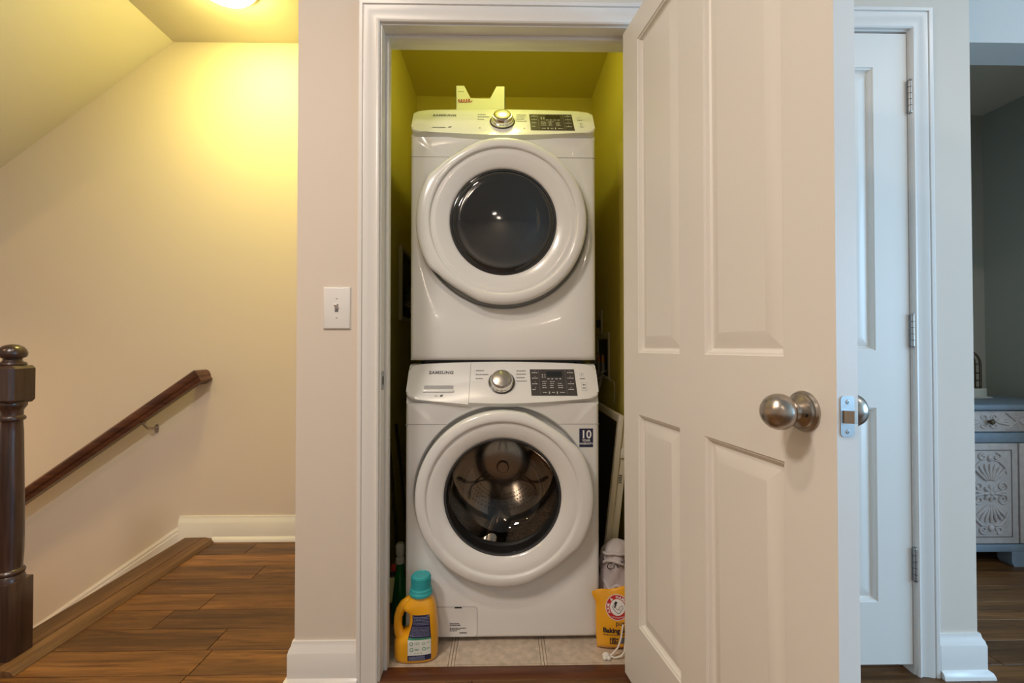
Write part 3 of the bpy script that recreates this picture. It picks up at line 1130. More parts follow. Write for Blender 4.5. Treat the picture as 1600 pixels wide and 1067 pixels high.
    door = MB().lathe(prof, (0, 0, zc), 'y', 144, rf, close=True).build('door', 'appliance_white', root, angle=50)
    if washer:
        MB().lathe([(gr + .0005, -.027), (gr - .003, -.0285), (gr - .007, -.027), (gr - .009, -.020), (gr - .012, .010), (gr - .010, .03), (gr + .0005, .03)], (0, 0, zc), 'y', 96, close=True).build('door_seal', 'rubber', door)
        MB().lathe([(gr - .009, -.022), (gr - .016, .005), (gr - .032, .045), (gr - .060, .080), (gr - .10, .098), (.05, .106), (0, .108)], (0, 0, zc), 'y', 96, cap=False).build('door_glass', 'door_glass', door)
        MB().lathe([(.252, .035), (.236, .040), (.222, .050), (.214, .062), (.222, .072), (.236, .078), (.215, .086), (.208, .096), (.218, .106), (.250, .110), (.252, .06)], (0, 0, zc), 'y', 96, close=True).build('gasket', 'rubber', root)
        # drum
        dm = MB().lathe([(.216, .104), (.224, .100), (.236, .108), (.240, .120), (.240, .400), (.228, .412), (.180, .405), (.120, .388), (.060, .382), (0, .382)], (0, 0, zc), 'y', 96, cap=False).build('drum', 'drum_steel', root, angle=25)
        MB().lathe([(.2395, .118), (.2345, .124), (.2345, .130), (.2395, .136)], (0, 0, zc), 'y', 96, close=True).build('drum_rib', 'drum_steel', dm)
        MB().lathe([(0, .362), (.022, .362), (.026, .366), (.028, .384), (0, .384)], (0, 0, zc), 'y', 32).build('drum_hub', 'drum_steel', dm)
        for a0 in (262, 22, 142):
            b = MB()
            rows_ = []
            for yy, hgt in ((.135, .0), (.15, .040), (.20, .058), (.36, .062), (.385, .050), (.392, 0)):
                row = []
                for s_, f in ((-13, 0), (-7, .45), (-3, .92), (0, 1), (3, .92), (7, .45), (13, 0)):
                    a = R(a0 + s_ + (yy - .26) * 30)
                    rr = .2398 - hgt * f
                    row.append((rr * math.cos(a), yy, zc + rr * math.sin(a)))
                rows_.append(row)
            b.add([p for r in rows_ for p in r], [(i * 7 + k, i * 7 + k + 1, (i + 1) * 7 + k + 1, (i + 1) * 7 + k) for i in range(5) for k in range(6)])
            b.build('drum_lifter', 'drum_steel', dm)
        # three pressed ribs on the back of the drum
        for a0 in (75, 105, 195, 225, 315, 345):
            a = R(a0)
            pts = []
            for k in range(7):
                rr = .07 + .14 * k / 6
                aa = a + R(14) * math.sin(k / 6 * PI) * (1 if (a0 // 15) % 4 == 1 else -1)
                yb = .382 + (rr - .06) / .16 * .024
                pts.append((rr * math.cos(aa), yb - .003, zc + rr * math.sin(aa)))
            MB().tube(pts, .004, 6).build('drum_crease', 'drum_steel', dm)
        ho_ = MB()
        for i in range(9):
            for k in range(40):
                a = R(200 + 140 * (k + .5 * (i % 2)) / 40)
                yy = .150 + .026 * i
                rr = .2393
                c_ = Vector((rr * math.cos(a), yy, zc + rr * math.sin(a)))
                tx = Vector((-math.sin(a), 0, math.cos(a)))
                s = .0030
                ho_.add([c_ + tx * s * math.cos(R(60 * q_)) + Vector((0, 1, 0)) * s * math.sin(R(60 * q_)) for q_ in range(6)], [tuple(range(6))])
        for i in range(5):
            for k in range(22):
                a = R(218 + 104 * (k + .5 * (i % 2)) / 22)
                rr = .125 + .018 * i
                yb = .388 + (rr - .12) / .06 * .017 - .0012
                c_ = Vector((rr * math.cos(a), min(yb, .4045), zc + rr * math.sin(a)))
                s = .0026
                ho_.add([c_ + Vector((s * math.cos(R(60 * q_)), 0, s * math.sin(R(60 * q_)))) for q_ in range(6)], [tuple(range(6))])
        ho_.build('drum_perforation', 'black', dm, angle=0)['kind'] = 'stuff'
    else:
        MB().lathe([(gr + .0005, -.0275), (gr - .003, -.030), (gr - .008, -.031), (gr - .008, -.024), (gr + .0005, -.022)], (0, 0, zc), 'y', 96, close=True).build('glass_rim', 'dryer_glass_rim', door)
        MB().lathe([(gr - .006, -.024), (gr - .010, -.031), (gr - .022, -.037), (gr - .030, -.0385), (gr - .034, -.0375), (.13, -.043), (.10, -.0475), (.06, -.0515), (.03, -.053), (0, -.0535)], (0, 0, zc), 'y', 96).build('door_glass', 'dryer_glass', door)
        MB().lathe([(0, .06), (.255, .06), (.255, .062), (0, .062)], (0, 0, zc), 'y', 48).build('bulkhead', 'appliance_grey', root)
    # feet
    for sx in (-1, 1):
        for yy in (.06, .68):
            MB().lathe([(0, 0), (.022, 0), (.022, .008), (.012, .010), (.012, .016), (0, .016)], (sx * .29, yy, 0), n=16).build('foot', 'black', root)
    MB().box((-.30, .03, .006), (.30, .05, .0145)).build('base_rail', 'black', root)


def ring2(u, w, r1, r2, n):
    v, f = [], []
    for k in range(n):
        a = R(125) + R(290) * k / (n - 1)
        for r in (r1, r2):
            v.append(pan(u + r * math.cos(a), w + .006 + r * math.sin(a), .0008))
    for k in range(n - 1):
        f.append((2 * k, 2 * k + 1, 2 * k + 3, 2 * k + 2))
    return v, f


wm = thing('washing_machine', 'white front-loading washing machine with clear round door, under the dryer', 'washing machine', (-.003, 1.616, 0.002))
machine(wm, 1, True)
# flap, stickers
fpn = MB().prism(rrect(-.285, .022, -.090, .126, .012, 4), lambda a, b, d: (a, d, b), 0, -.0008).build('filter_flap', 'appliance_white', wm)
fo = MB()
o1 = rrect(-.286, .021, -.089, .127, .013, 4)
o2 = rrect(-.2845, .0225, -.0905, .1255, .0115, 4)
nn = len(o1)
fo.add([(a, -.0011, b) for a, b in o1] + [(a, -.0011, b) for a, b in o2], [(k, (k + 1) % nn, nn + (k + 1) % nn, nn + k) for k in range(nn)])
fo.build('flap_joint', 'appliance_grey', fpn)
MB().prism([(-.170, .1215), (-.143, .1215), (-.145, .1255), (-.168, .1255)], lambda a, b, d: (a, d, b), 0, -.0016).build('flap_notch', 'black', fpn)
fpr = MB()
rr_ = random.Random(3)
for zz, l, h in ((.066, .034, .0034), (.060, .038, .0034), (.051, .058, .0022), (.0465, .036, .0022), (.042, .026, .0022)):
    x = -.186
    while x < -.186 + l:
        d = rr_.uniform(.003, .008)
        fpr.prism([(x, zz), (x + d, zz), (x + d, zz + h), (x, zz + h)], lambda a, b, d_: (a, d_, b), -.0009, -.0014)
        x += d + .0015
fpr.prism([(-.152, .034), (-.126, .034), (-.126, .037), (-.152, .037)], lambda a, b, d_: (a, d_, b), -.0009, -.0014)
fpr.build('flap_print', 'dark_print', fpn)['kind'] = 'stuff'
stk = MB().prism([(.272, .684), (.321, .684), (.321, .750), (.272, .750)], lambda a, b, d: (a, d, b), .001, -.0006).build('warranty_sticker', 'navy', wm)
stk['label'] = 'navy sticker reading 10 year warranty'
F2 = lambda x, z: (lambda a, b: (x + a, -.0010, z + b))
text_mesh('10', .040, F2(.2965, .716), bold=.0009, align='CENTER', xs=.95).build('sticker_lettering', 'white_print', stk, angle=0)
text_mesh('YEAR', .0125, F2(.2965, .7035), bold=.0002, align='CENTER').build('sticker_lettering', 'white_print', stk, angle=0)
text_mesh('WARRANTY', .0095, F2(.2965, .6935), bold=.0002, align='CENTER', xs=.92).build('sticker_lettering', 'white_print', stk, angle=0)

dy = thing('dryer', 'white dryer with dark round glass door, stacked on the washing machine', 'dryer', (-.001, 1.680, 0.979))
machine(dy, -1, False)

# ------------------------------------------------------------------ carton standing on the dryer
bx_ = thing('carton', 'pale cut-open cardboard carton with a red logo on top of the dryer', 'carton', (-.095, 1.875, 1.955))
f_poly = [(-.098, 0), (.098, 0), (.098, .152), (.066, .152), (.040, .102), (-.040, .102), (-.066, .153), (-.098, .153)]
MB().prism(f_poly, lambda a, b, d: (a, d, b), -.0275, -.026).build('front_panel', 'box_card', bx_)
MB().prism([(-.098, 0), (.098, 0), (.098, .10), (-.098, .10)], lambda a, b, d: (a, d, b), .095, .0965).build('back_panel', 'box_card', bx_)
for s in (-1, 1):
    MB().prism([(-.026, 0), (.095, 0), (.095, .10), (.01, .150), (-.026, .150)], lambda a, b, d: (d, a, b), s * .0965, s * .1005).build('side_panel', 'box_side', bx_)
MB().box((-.0965, -.026, 0), (.0965, .095, .0015)).build('bottom_panel', 'box_card', bx_)
# the red script on the carton cannot be read: keep it as loopy strokes only
pts = []
for k in range(64):
    a = k / 63
    pts.append((-.090 + .052 * a + .0045 * math.cos(a * 2 * PI * 5), -.0283, .090 + .006 * math.sin(a * 2 * PI * 5) + .003 * a))
lg = MB().tube(pts, .0013, 5, 1)
lg.build('red_script', 'box_red', bx_)
MB().prism([(-.092, .127), (-.068, .127), (-.068, .131), (-.092, .131)], lambda a, b, d: (a, d, b), -.0276, -.0280).build('print_line', 'pale_print', bx_)

# ------------------------------------------------------------------ light switch
sw = thing('light_switch', 'white toggle light switch on the wall left of the closet', 'light switch', (-.5215, W0, 1.163))
mb = MB()
o = [(-.0425, -.066), (.0425, -.066), (.0425, .066), (-.0425, .066)]
lv = [(1.0, 0.0, 0), (1.0, .001, 0), (.985, .0035, 0), (.93, .0062, 0), (.90, .0066, 0)]
rings = []
for s, d, _ in lv:
    ins = (1 - s) * .05
    rings.append([(x - math.copysign(ins, x), -d, z - math.copysign(ins, z)) for x, z in o])
for i in range(len(rings) - 1):
    for k in range(4):
        mb.add([rings[i][k], rings[i][(k + 1) % 4], rings[i + 1][(k + 1) % 4], rings[i + 1][k]], [(0, 1, 2, 3)])
mb.add(rings[-1], [(0, 1, 2, 3)])
mb.add(rings[0], [(3, 2, 1, 0)])
mb.build('plate', 'switch_white', sw)
MB().box((-.0055, -.0068, -.0125), (.0055, -.006, .0125)).build('slot', 'grey_print', sw)
MB().prism([(-.0065, -.004), (-.0065, .004), (-.019, .012), (-.0205, .009)], lambda a, b, d: (d, a, b), -.0042, .0042).build('toggle', 'switch_white', sw)
for z in (-.030, .030):
    s_ = MB().lathe([(0, -.0062), (.0032, -.0062), (.0028, -.0075), (0, -.0078)], (0, 0, z), 'y', 14).build('screw', 'switch_white', sw)
    MB().box((-.0024, -.0081, z - .0005), (.0024, -.0076, z + .0005)).build('screw_slot', 'dark_print', s_)

# ------------------------------------------------------------------ detergent bottle
db = thing('detergent_bottle', 'yellow laundry detergent bottle with teal cap on the closet tiles', 'bottle', (-.291, 1.552, .002), R(4))
SEC = [(0.000, -.066, .060, .036), (.004, -.071, .066, .041), (.015, -.0735, .0695, .043), (.06, -.0735, .0705, .044), (.075, -.066, .0705, .044), (.085, -.045, .0705, .0435), (.095, -.029, .070, .043),
       (.110, -.025, .069, .0425), (.130, -.024, .067, .042), (.150, -.026, .0655, .041), (.160, -.034, .0645, .040), (.168, -.047, .063, .039), (.178, -.046, .061, .038), (.190, -.036, .055, .035), (.200, -.024, .047, .031), (.207, -.016, .041, .027), (.212, -.016, .041, .027)]


def bot_sec(z):
    for (a, b) in zip(SEC[:-1], SEC[1:]):
        if a[0] <= z <= b[0]:
            f = (z - a[0]) / (b[0] - a[0])
            return [a[i] + (b[i] - a[i]) * f for i in range(1, 4)]


NB = 40
PWR = 2.8
mb = MB()
vs_ = []
for z, xl, xr, hd in SEC:
    cx, hw = (xl + xr) / 2, (xr - xl) / 2
    for k in range(NB):
        t = 2 * PI * k / NB
        c, s = math.cos(t), math.sin(t)
        vs_.append((cx + hw * math.copysign(abs(c) ** (2 / PWR), c), hd * math.copysign(abs(s) ** (2 / PWR), s), z))
m_ = len(SEC)
mb.add(vs_, [(i * NB + k, i * NB + (k + 1) % NB, (i + 1) * NB + (k + 1) % NB, (i + 1) * NB + k) for i in range(m_ - 1) for k in range(NB)] + [tuple(range(NB)), tuple((m_ - 1) * NB + k for k in range(NB))])
hp = [(-.010, 0, .186), (-.026, 0, .184), (-.042, 0, .174), (-.055, 0, .157), (-.0625, 0, .135), (-.064, 0, .110), (-.060, 0, .085), (-.050, 0, .068), (-.035, 0, .058)]
mb.tube(hp, [.016, .018, .0175, .0155, .0138, .0138, .0160, .020, .022], 16)
body = mb.build('bottle_body', 'bottle_yellow', db, angle=60)
cp_ = [(.0345, .207), (.0375, .2085), (.0385, .214), (.0375, .219), (.0355, .221), (.0365, .223), (.0355, .229), (.0325, .231), (.0325, .236)]
MB().lathe([(0, .207)] + cp_ + [(.0315, .268), (.0300, .2715), (.0275, .273), (.025, .2705), (0, .2695)], (.0125, 0, 0), n=48).build('cap', 'cap_teal', db)
for k in range(48):
    a = 2 * PI * k / 48
    if k == 0:
        rb = MB().box((.0318, -.0010, .238), (.0334, .0010, .266)).build('cap_rib', 'cap_teal', db, angle=0)
        rb.location = (.0125, 0, 0)
    else:
        rc_ = rb.copy()
        COL.objects.link(rc_)
        rc_.rotation_euler = (0, 0, a)


def bot_front(x, z, lift):
    xl, xr, hd = bot_sec(z)
    cx, hw = (xl + xr) / 2, (xr - xl) / 2
    k = max(0.0, 1 - min(1, abs((x - cx) / hw)) ** PWR)
    return (x, -hd * k ** (1 / PWR) - lift, z)


def patch(name, mt, parent, z0, z1, fl_, fr_, lift, nx=10, nz=12):
    v, f = [], []
    for j in range(nz + 1):
        z = z0 + (z1 - z0) * j / nz
        for i in range(nx + 1):
            x = fl_(z) + (fr_(z) - fl_(z)) * i / nx
            v.append(bot_front(x, z, lift))
    for j in range(nz):
        for i in range(nx):
            a = j * (nx + 1) + i
            f.append((a, a + 1, a + nx + 2, a + nx + 1))
    return MB().add(v, f).build(name, mt, parent, angle=0)


def lb_l(z):
    return -.026 + (0 if z < .08 else min(.015, .015 * ((z - .08) / .05)))


def lb_r(z):
    return .050 - (0 if z < .08 else .006 * ((z - .08) / .08))


lab = patch('label', 'label_navy', db, .012, .158, lb_l, lb_r, .0006)
patch('label_panel', 'label_white', lab, .030, .082, lambda z: lb_l(z) + .0005, lambda z: lb_r(z) - .0005, .0010)
patch('label_stripe', 'label_green', lab, .080, .086, lambda z: lb_l(z) + .0005, lambda z: lb_r(z) - .0005, .0012)
mb = MB()
rr_ = random.Random(11)


def lab_line(mb_, z, x0, x1, h, lo=.002, hi=.007):
    x = x0
    while x < x1 - .001:
        d = min(rr_.uniform(lo, hi), x1 - x)
        mb_.add([bot_front(x, z, .0014), bot_front(x + d, z, .0014), bot_front(x + d, z + h, .0014), bot_front(x, z + h, .0014)], [(0, 1, 2, 3)])
        x += d + .0011


z = .091
while z < .152:
    if not (.122 < z < .1255):
        lab_line(mb, z, lb_l(z) + .004, lb_r(z) - .003, .0015)
    z += .0046
z = .0145
while z < .026:
    lab_line(mb, z, -.022, .030, .0017)
    z += .0034
mb.add([bot_front(-.009, .1535, .0014), bot_front(.042, .1535, .0014), bot_front(.042, .156, .0014), bot_front(-.009, .156, .0014)], [(0, 1, 2, 3)])
mb.build('label_print', 'label_text', lab, angle=0)['kind'] = 'stuff'
mb = MB()
for cx, cz, r in ((-.014, .068, .006), (.026, .067, .0045), (-.013, .049, .006), (.027, .050, .006)):
    v = []
    for k in range(16):
        a = 2 * PI * k / 16
        v.append(bot_front(cx + r * math.cos(a), cz + r * math.sin(a), .0014))
        v.append(bot_front(cx + r * .68 * math.cos(a), cz + r * .68 * math.sin(a), .0014))
    mb.add(v, [(2 * k, (2 * k + 2) % 32, (2 * k + 3) % 32, 2 * k + 1) for k in range(16)])
for z, x0, x1 in ((.070, -.003, .014), (.066, -.003, .012), (.069, .036, .045), (.050, -.003, .010), (.046, -.003, .012), (.051, .036, .045), (.047, .036, .043), (.0365, -.004, .002), (.0365, .006, .010), (.0365, .014, .022)):
    lab_line(mb, z, x0, x1, .0016, .002, .005)
mb.build('label_icons', 'label_green', lab, angle=0)['kind'] = 'stuff'

# ------------------------------------------------------------------ bag of baking soda
bg_ = thing('baking_soda_bag', 'orange plastic bag of baking soda lying against the washer corner', 'bag', (.402, 1.585, .002), 0)
BW, BH = .083, .205


def bag_half(z):
    f = z / BH
    return BW * (0.94 + .06 * math.sin(f * PI)) if f < .72 else BW * (1.0 + .17 * max(0, (f - .80) / .20) ** .7 * (1 if f > .8 else 0))


def bag_y(x, z):
    hw = bag_half(z)
    u = min(1, abs(x) / hw)
    f = z / BH
    prof_ = (min(1, f / .10) ** .5) * (max(0.0, 1 - max(0, f - .45) / .55) ** .75)
    w = .006 * math.sin(x * 70 + z * 25) * (1 - u) * (f > .55) * (f - .55) * 2
    return -.0275 * (1 - u ** 3.2) ** .6 * prof_ + w * .4


nx_, nz_ = 28, 28
vf, vb = [], []
for j in range(nz_ + 1):
    z = BH * j / nz_
    for i in range(nx_ + 1):
        x = -bag_half(z) + 2 * bag_half(z) * i / nx_
        ztop = z + (.004 * math.sin(x * 60) - .012 * max(0, -x / BW) ** 2 + .006 * max(0, x / BW)) * (z / BH) ** 3
        yy = bag_y(x, z)
        vf.append((x, yy, ztop))
        vb.append((x, -yy * .8 + .001, ztop))
fs_ = [(j * (nx_ + 1) + i, j * (nx_ + 1) + i + 1, (j + 1) * (nx_ + 1) + i + 1, (j + 1) * (nx_ + 1) + i) for j in range(nz_) for i in range(nx_)]
mb = MB().add(vf, fs_).add(vb, fs_)
NV = len(vf)
# close the rim between front and back
rim = [i for i in range(nx_ + 1)] + [(j + 1) * (nx_ + 1) - 1 for j in range(1, nz_ + 1)] + [nz_ * (nx_ + 1) + i for i in range(nx_ - 1, -1, -1)] + [j * (nx_ + 1) for j in range(nz_ - 1, 0, -1)]
for a, b in zip(rim, rim[1:] + rim[:1]):
    mb.f.append((a, b, NV + b, NV + a))
bag = mb.build('bag_body', 'bag_orange', bg_, angle=70)


def onbag(cx, cz, lift=.0012):
    return lambda a, b: (cx + a, bag_y(cx + a, cz + b) - lift, cz + b)


def disc(fn, r, n=40, rings_=4, r0=0):
    v, f = [fn(0, 0)] if r0 == 0 else [], []
    base = 1 if r0 == 0 else 0
    for q_ in range(1 if r0 == 0 else 0, rings_ + 1):
        rr = r0 + (r - r0) * q_ / rings_
        for k in range(n):
            a = 2 * PI * k / n
            v.append(fn(rr * math.cos(a), rr * math.sin(a)))
    nr = rings_ if r0 == 0 else rings_ + 1
    if r0 == 0:
        f += [(0, 1 + k, 1 + (k + 1) % n) for k in range(n)]
    for q_ in range(nr - 1):
        for k in range(n):
            f.append((base + q_ * n + k, base + q_ * n + (k + 1) % n, base + (q_ + 1) * n + (k + 1) % n, base + (q_ + 1) * n + k))
    return MB().add(v, f)


LX, LZ = -.011, .146
em = disc(onbag(LX, LZ, .0012), .0395).build('emblem', 'bag_red', bag, angle=0)
em['label'] = 'round red and white arm and hammer emblem'
disc(onbag(LX, LZ, .0015), .0405, r0=.0385, rings_=1).build('emblem_edge', 'white_print', bag, angle=0)
disc(onbag(LX, LZ, .0020), .0255).build('emblem_centre', 'white_print', bag, angle=0)
word = 'ARM & HAMMER'
mb = MB()
for i, ch in enumerate(word):
    if ch == ' ':
        continue
    a = R(205 - 19.2 * i)
    cx_, cz_ = .0275 * math.cos(a), .0275 * math.sin(a)
    ca, sa = math.cos(a - PI / 2), math.sin(a - PI / 2)
    f_ = onbag(LX, LZ, .0024)
    g = text_mesh(ch, .0125, lambda p, q_: f_(cx_ + p * ca - q_ * sa, cz_ + p * sa + q_ * ca), bold=.0004, align='CENTER')
    mb.add(g.v, g.f)
mb.build('emblem_lettering', 'white_print', bag, angle=0)
mb = MB()
f_ = onbag(LX, LZ, .0026)
for poly in ([(-.0125, .0105), (-.0055, .0195), (.0010, .0150), (-.0060, .0060)],
             [(-.0065, .0085), (-.0030, .0060), (-.0100, -.0020), (-.0130, .0000)]):
    mb.add([f_(a, b) for a, b in poly], [tuple(range(len(poly)))])
for line, w in (([(-.0170, .0020), (-.0140, .0060), (-.0100, .0050), (-.0085, .0010), (-.0040, -.0040), (.0010, -.0080), (.0050, -.0050), (.0080, .0010), (.0130, .0045)], .0013),
                ([(-.0170, .0020), (-.0160, -.0030), (-.0110, -.0080), (-.0050, -.0140), (.0020, -.0190), (.0070, -.0170), (.0110, -.0110), (.0150, -.0060), (.0190, -.0030)], .0015),
                ([(.0130, .0045), (.0175, .0050), (.0190, -.0030)], .0011), ([(.0060, -.0090), (.0100, -.0050)], .0009)):
    for p0, p1 in zip(line[:-1], line[1:]):
        dx_, dz_ = p1[0] - p0[0], p1[1] - p0[1]
        l_ = math.hypot(dx_, dz_)
        nx2, nz2 = -dz_ / l_ * w / 2, dx_ / l_ * w / 2
        mb.add([f_(p0[0] + nx2, p0[1] + nz2), f_(p0[0] - nx2, p0[1] - nz2), f_(p1[0] - nx2, p1[1] - nz2), f_(p1[0] + nx2, p1[1] + nz2)], [(0, 1, 2, 3)])
mb.build('emblem_arm', 'bag_black', bag, angle=0)
text_mesh('THE STANDARD', .006, lambda a, b: onbag(LX, LZ, .0024)(a, b * 1 - .0335 + (a * a) * 9), align='CENTER').build('emblem_lettering', 'white_print', bag, angle=0)
text_mesh('pure', .022, onbag(-.019, .090), bold=.0001).build('bag_lettering', 'bag_black', bag, angle=0)
text_mesh('Baking Soda', .0225, onbag(-.062, .0655), bold=.0008, xs=.96).build('bag_lettering', 'bag_black', bag, angle=0)
mb = MB()
rr_ = random.Random(2)
x = -.060
while x < .045:
    d = rr_.uniform(.003, .007)
    f_ = onbag(0, 0)
    mb.add([f_(x, .0565), f_(x + d, .0565), f_(x + d, .0592), f_(x, .0592)], [(0, 1, 2, 3)])
    x += d + .0016
mb.build('bag_small_print', 'bag_black', bag, angle=0)
text_mesh('100+', .0155, onbag(-.042, .0385), bold=.0006).build('bag_lettering', 'bag_black', bag, angle=0)
text_mesh('USES', .0135, onbag(-.040, .0275), bold=.0005).build('bag_lettering', 'bag_black', bag, angle=0)
mb = MB()
f_ = onbag(0, 0)
mb.add([f_(a, b) for a, b in ((-.006, .030), (.022, .026), (.022, .048), (-.006, .050))], [(0, 1, 2, 3)])
mb.build('bag_picture', 'grey_print', bag, angle=0)

# ------------------------------------------------------------------ mesh laundry bag with drawcord
lb = thing('laundry_bag', 'greyish white mesh laundry bag crumpled behind the orange bag', 'laundry bag', (.418, 1.672, .002))
mb = MB()
NBG, MBG = 40, 26
vs_ = []
for j in range(MBG + 1):
    f = j / MBG
    z = .335 * f
    base_r = .060 if f < .84 else .060 * math.sqrt(max(.02, 1 - ((f - .84) / .16) ** 2))
    for k in range(NBG):
        t = 2 * PI * k / NBG
        rr = base_r * (1 + .10 * math.sin(3 * t + 9 * f) + .06 * math.sin(7 * t - 14 * f) + .04 * math.sin(11 * t + 23 * f))
        x = rr * math.cos(t)
        vs_.append((max(-.068, min(.066, x)), rr * .9 * math.sin(t), z))
mb.add(vs_, [(i * NBG + k, i * NBG + (k + 1) % NBG, (i + 1) * NBG + (k + 1) % NBG, (i + 1) * NBG + k) for i in range(MBG) for k in range(NBG)] + [tuple(range(NBG)), tuple(MBG * NBG + k for k in range(NBG))])
lbb = mb.build('bag_cloth', 'mesh_cloth', lb, angle=80)
mb = MB()
for z0, a0, a1, zz in ((.25, 190, 300, .03), (.20, 200, 310, -.04), (.29, 185, 320, .015), (.14, 215, 300, .05)):
    pts = []
    for k in range(12):
        a = R(a0 + (a1 - a0) * k / 11)
        z = z0 + zz * math.sin(k / 11 * PI)
        f = z / .335
        br_ = .060
        rr = br_ * (1 + .10 * math.sin(3 * a + 9 * f) + .06 * math.sin(7 * a - 14 * f) + .04 * math.sin(11 * a + 23 * f)) + .0025
        pts.append((max(-.070, rr * math.cos(a)), rr * .9 * math.sin(a), z))
    mb.tube(pts, [.002] + [.0055] * 10 + [.002], 8)
mb.build('bag_fold', 'mesh_cloth', lb, angle=80)
t = text_mesh('Create', .034, lambda a, b: (-.050 + a, -.9 * math.sqrt(max(.0004, .067 ** 2 - (-.050 + a) ** 2)) - .003, .245 + b + a * .45), bold=.0002, xs=.8)
t.build('bag_lettering', 'bag_black', lb, angle=0)
cd = thing('drawcord', 'white drawcord with knotted toggle lying by the orange bag', 'cord', (.345, 1.545, .002))
co = cd.location
MB().tube([(.356, 1.528, .008), (.372, 1.522, .007), (.392, 1.522, .012), (.404, 1.528, .024), (.409, 1.534, .05), (.414, 1.545, .075), (.417, 1.552, .10)], .0028, 8).build('cord', 'cord_white', cd, co)
MB().tube([(.356, 1.530, .008), (.368, 1.530, .018), (.384, 1.535, .032), (.396, 1.542, .056), (.402, 1.548, .08), (.406, 1.552, .098)], .0028, 8).build('cord', 'cord_white', cd, co)
mb = MB().ell((.343, 1.528, .012), (.013, .010, .009), 14, 10).ell((.337, 1.522, .0075), (.0075, .009, .0065), 12, 8).ell((.350, 1.521, .0075), (.0075, .009, .0065), 12, 8)
mb.build('toggle', 'cord_white', cd, co)

# ------------------------------------------------------------------ folded board leaning against the closet wall
fb = thing('folded_board', 'white framed board with dark face leaning between washer and closet wall', 'board', (.365, 1.99, .002))
fb.rotation_euler = (0, R(6.3), 0)
HB = .782
for a, b, nm in (((-.008, -.25, 0), (.012, -.225, HB), 'frame_post'), ((-.008, .225, 0), (.012, .25, HB), 'frame_post'), ((-.008, -.225, HB - .03), (.012, .225, HB), 'frame_rail'), ((-.008, -.225, 0), (.012, .225, .03), 'frame_rail')):
    MB().bbox(a, b, .003).build(nm, 'board_white', fb)
MB().box((-.003, -.225, .03), (.003, .225, HB - .03)).build('dark_face', 'board_dark', fb)
MB().bbox((.0125, -.24, .02), (.042, .24, HB - .02), .005).build('back_tray', 'board_white', fb)
mb = MB()
for k in range(5):
    mb.box((.019, -.2412, .522 + .007 * k), (.031, -.2398, .5255 + .007 * k))
mb.build('barcode_print', 'dark_print', fb)
MB().bbox((.014, -.249, .62), (.040, -.239, .655), .002).build('clip', 'white_plastic', fb)

# ------------------------------------------------------------------ left gap: bottle, sticks, paddle
gb = thing('cleaner_bottle', 'green cleaner bottle with white cap in the gap beside the washer', 'bottle', (-.392, 1.745, .002))
MB().lathe([(0, 0), (.030, 0), (.033, .004), (.033, .125), (.031, .138), (.022, .165), (.016, .190), (.0145, .215), (.0145, .225), (0, .225)], n=28).build('bottle_body', 'green_plastic', gb)
MB().lathe([(0, .222), (.0165, .222), (.0165, .240), (.012, .244), (.012, .250), (.016, .256), (.0165, .285), (.012, .296), (0, .298)], n=20).build('cap', 'white_plastic', gb)
mb = MB().bbox((-.030, -.017, .196), (-.013, -.010, .222), .002)
mb.build('red_tag', 'red_plastic', gb)
for i, (p0, p1, lab_) in enumerate((((-.412, 1.865, .003), (-.466, 1.865, .66), 'thin dark mop stick leaning in the left gap, nearer the wall'), ((-.400, 2.03, .003), (-.466, 1.99, .70), 'thin dark broom stick leaning in the left gap, nearer the washer'))):
    st_ = thing(('mop', 'broom')[i], lab_, ('mop', 'broom')[i], p0, group=None)
    v = Vector(p1) - Vector(p0)
    MB().tube([v * .10, v], .0065 if i else .006, 10).build('stick', 'stick_dark', st_)
    MB().tube([v, v * 1.012], .008, 10).build('end_cap', 'black', st_)
    MB().tube([v * .06, v * .10, v * .14], [.010, .011, .008], 10).build('socket', 'black', st_)
    MB().bbox((-.018, -.07, 0), (.018, .07, .058), .008).build('head', 'stick_dark', st_)
dpn = thing('dustpan', 'cream yellow plastic dustpan handle with hanging hole beside the left jamb', 'dustpan', (-.434, 1.605, .004))
mb = MB()
path = [(0, 0, .012), (.002, .02, .05), (.004, .045, .10), (.005, .056, .122)]
mb.tube(path, [.011, .0125, .013, .014], 14, .8)
mb.build('handle', 'cream_plastic', dpn)
MB().lathe([(0, -.0015), (.0055, -.0015), (.0055, .0015), (0, .0015)], (0, -.0115, .014), 'y', 14).build('hanging_hole', 'black', dpn)
mb = MB().prism([(-.026, .118), (.028, .118), (.030, .19), (-.028, .19)], lambda a, b, d: (a + .004, .052 + (b - .118) * .45 + d, b), 0, .006)
mb.build('pan', 'cream_plastic', dpn)

# ------------------------------------------------------------------ wall boxes in the closet
vb_ = thing('dryer_vent_box', 'recessed dryer vent box with foil duct on the left closet wall', 'vent box', (-.48, 2.25, 1.165))
for a, b in (((0, -.165, 0), (.016, -.145, .345)), ((0, .145, 0), (.016, .165, .345)), ((0, -.145, .325), (.016, .145, .345)), ((0, -.145, 0), (.016, .145, .02))):
    MB().bbox(a, b, .003).build('frame', 'vent_frame', vb_)
MB().box((.0005, -.145, .02), (.002, .145, .325)).build('recess', 'black', vb_)
mb = MB()
pts, rads = [], []
for k in range(40):
    a = k / 39
    ang = a * PI * .5
    pts.append((.012 + .075 * a, -.01 + .03 * a, .06 + .085 * math.sin(ang)))
    rads.append(.052 + (.004 if k % 2 else -.002))
mb.tube(pts, rads, 24)
mb.build('duct', 'hose_foil', vb_)
wb = thing('water_outlet_box', 'recessed washer water outlet box with hoses on the right closet wall', 'outlet box', (.49, 2.215, .885))
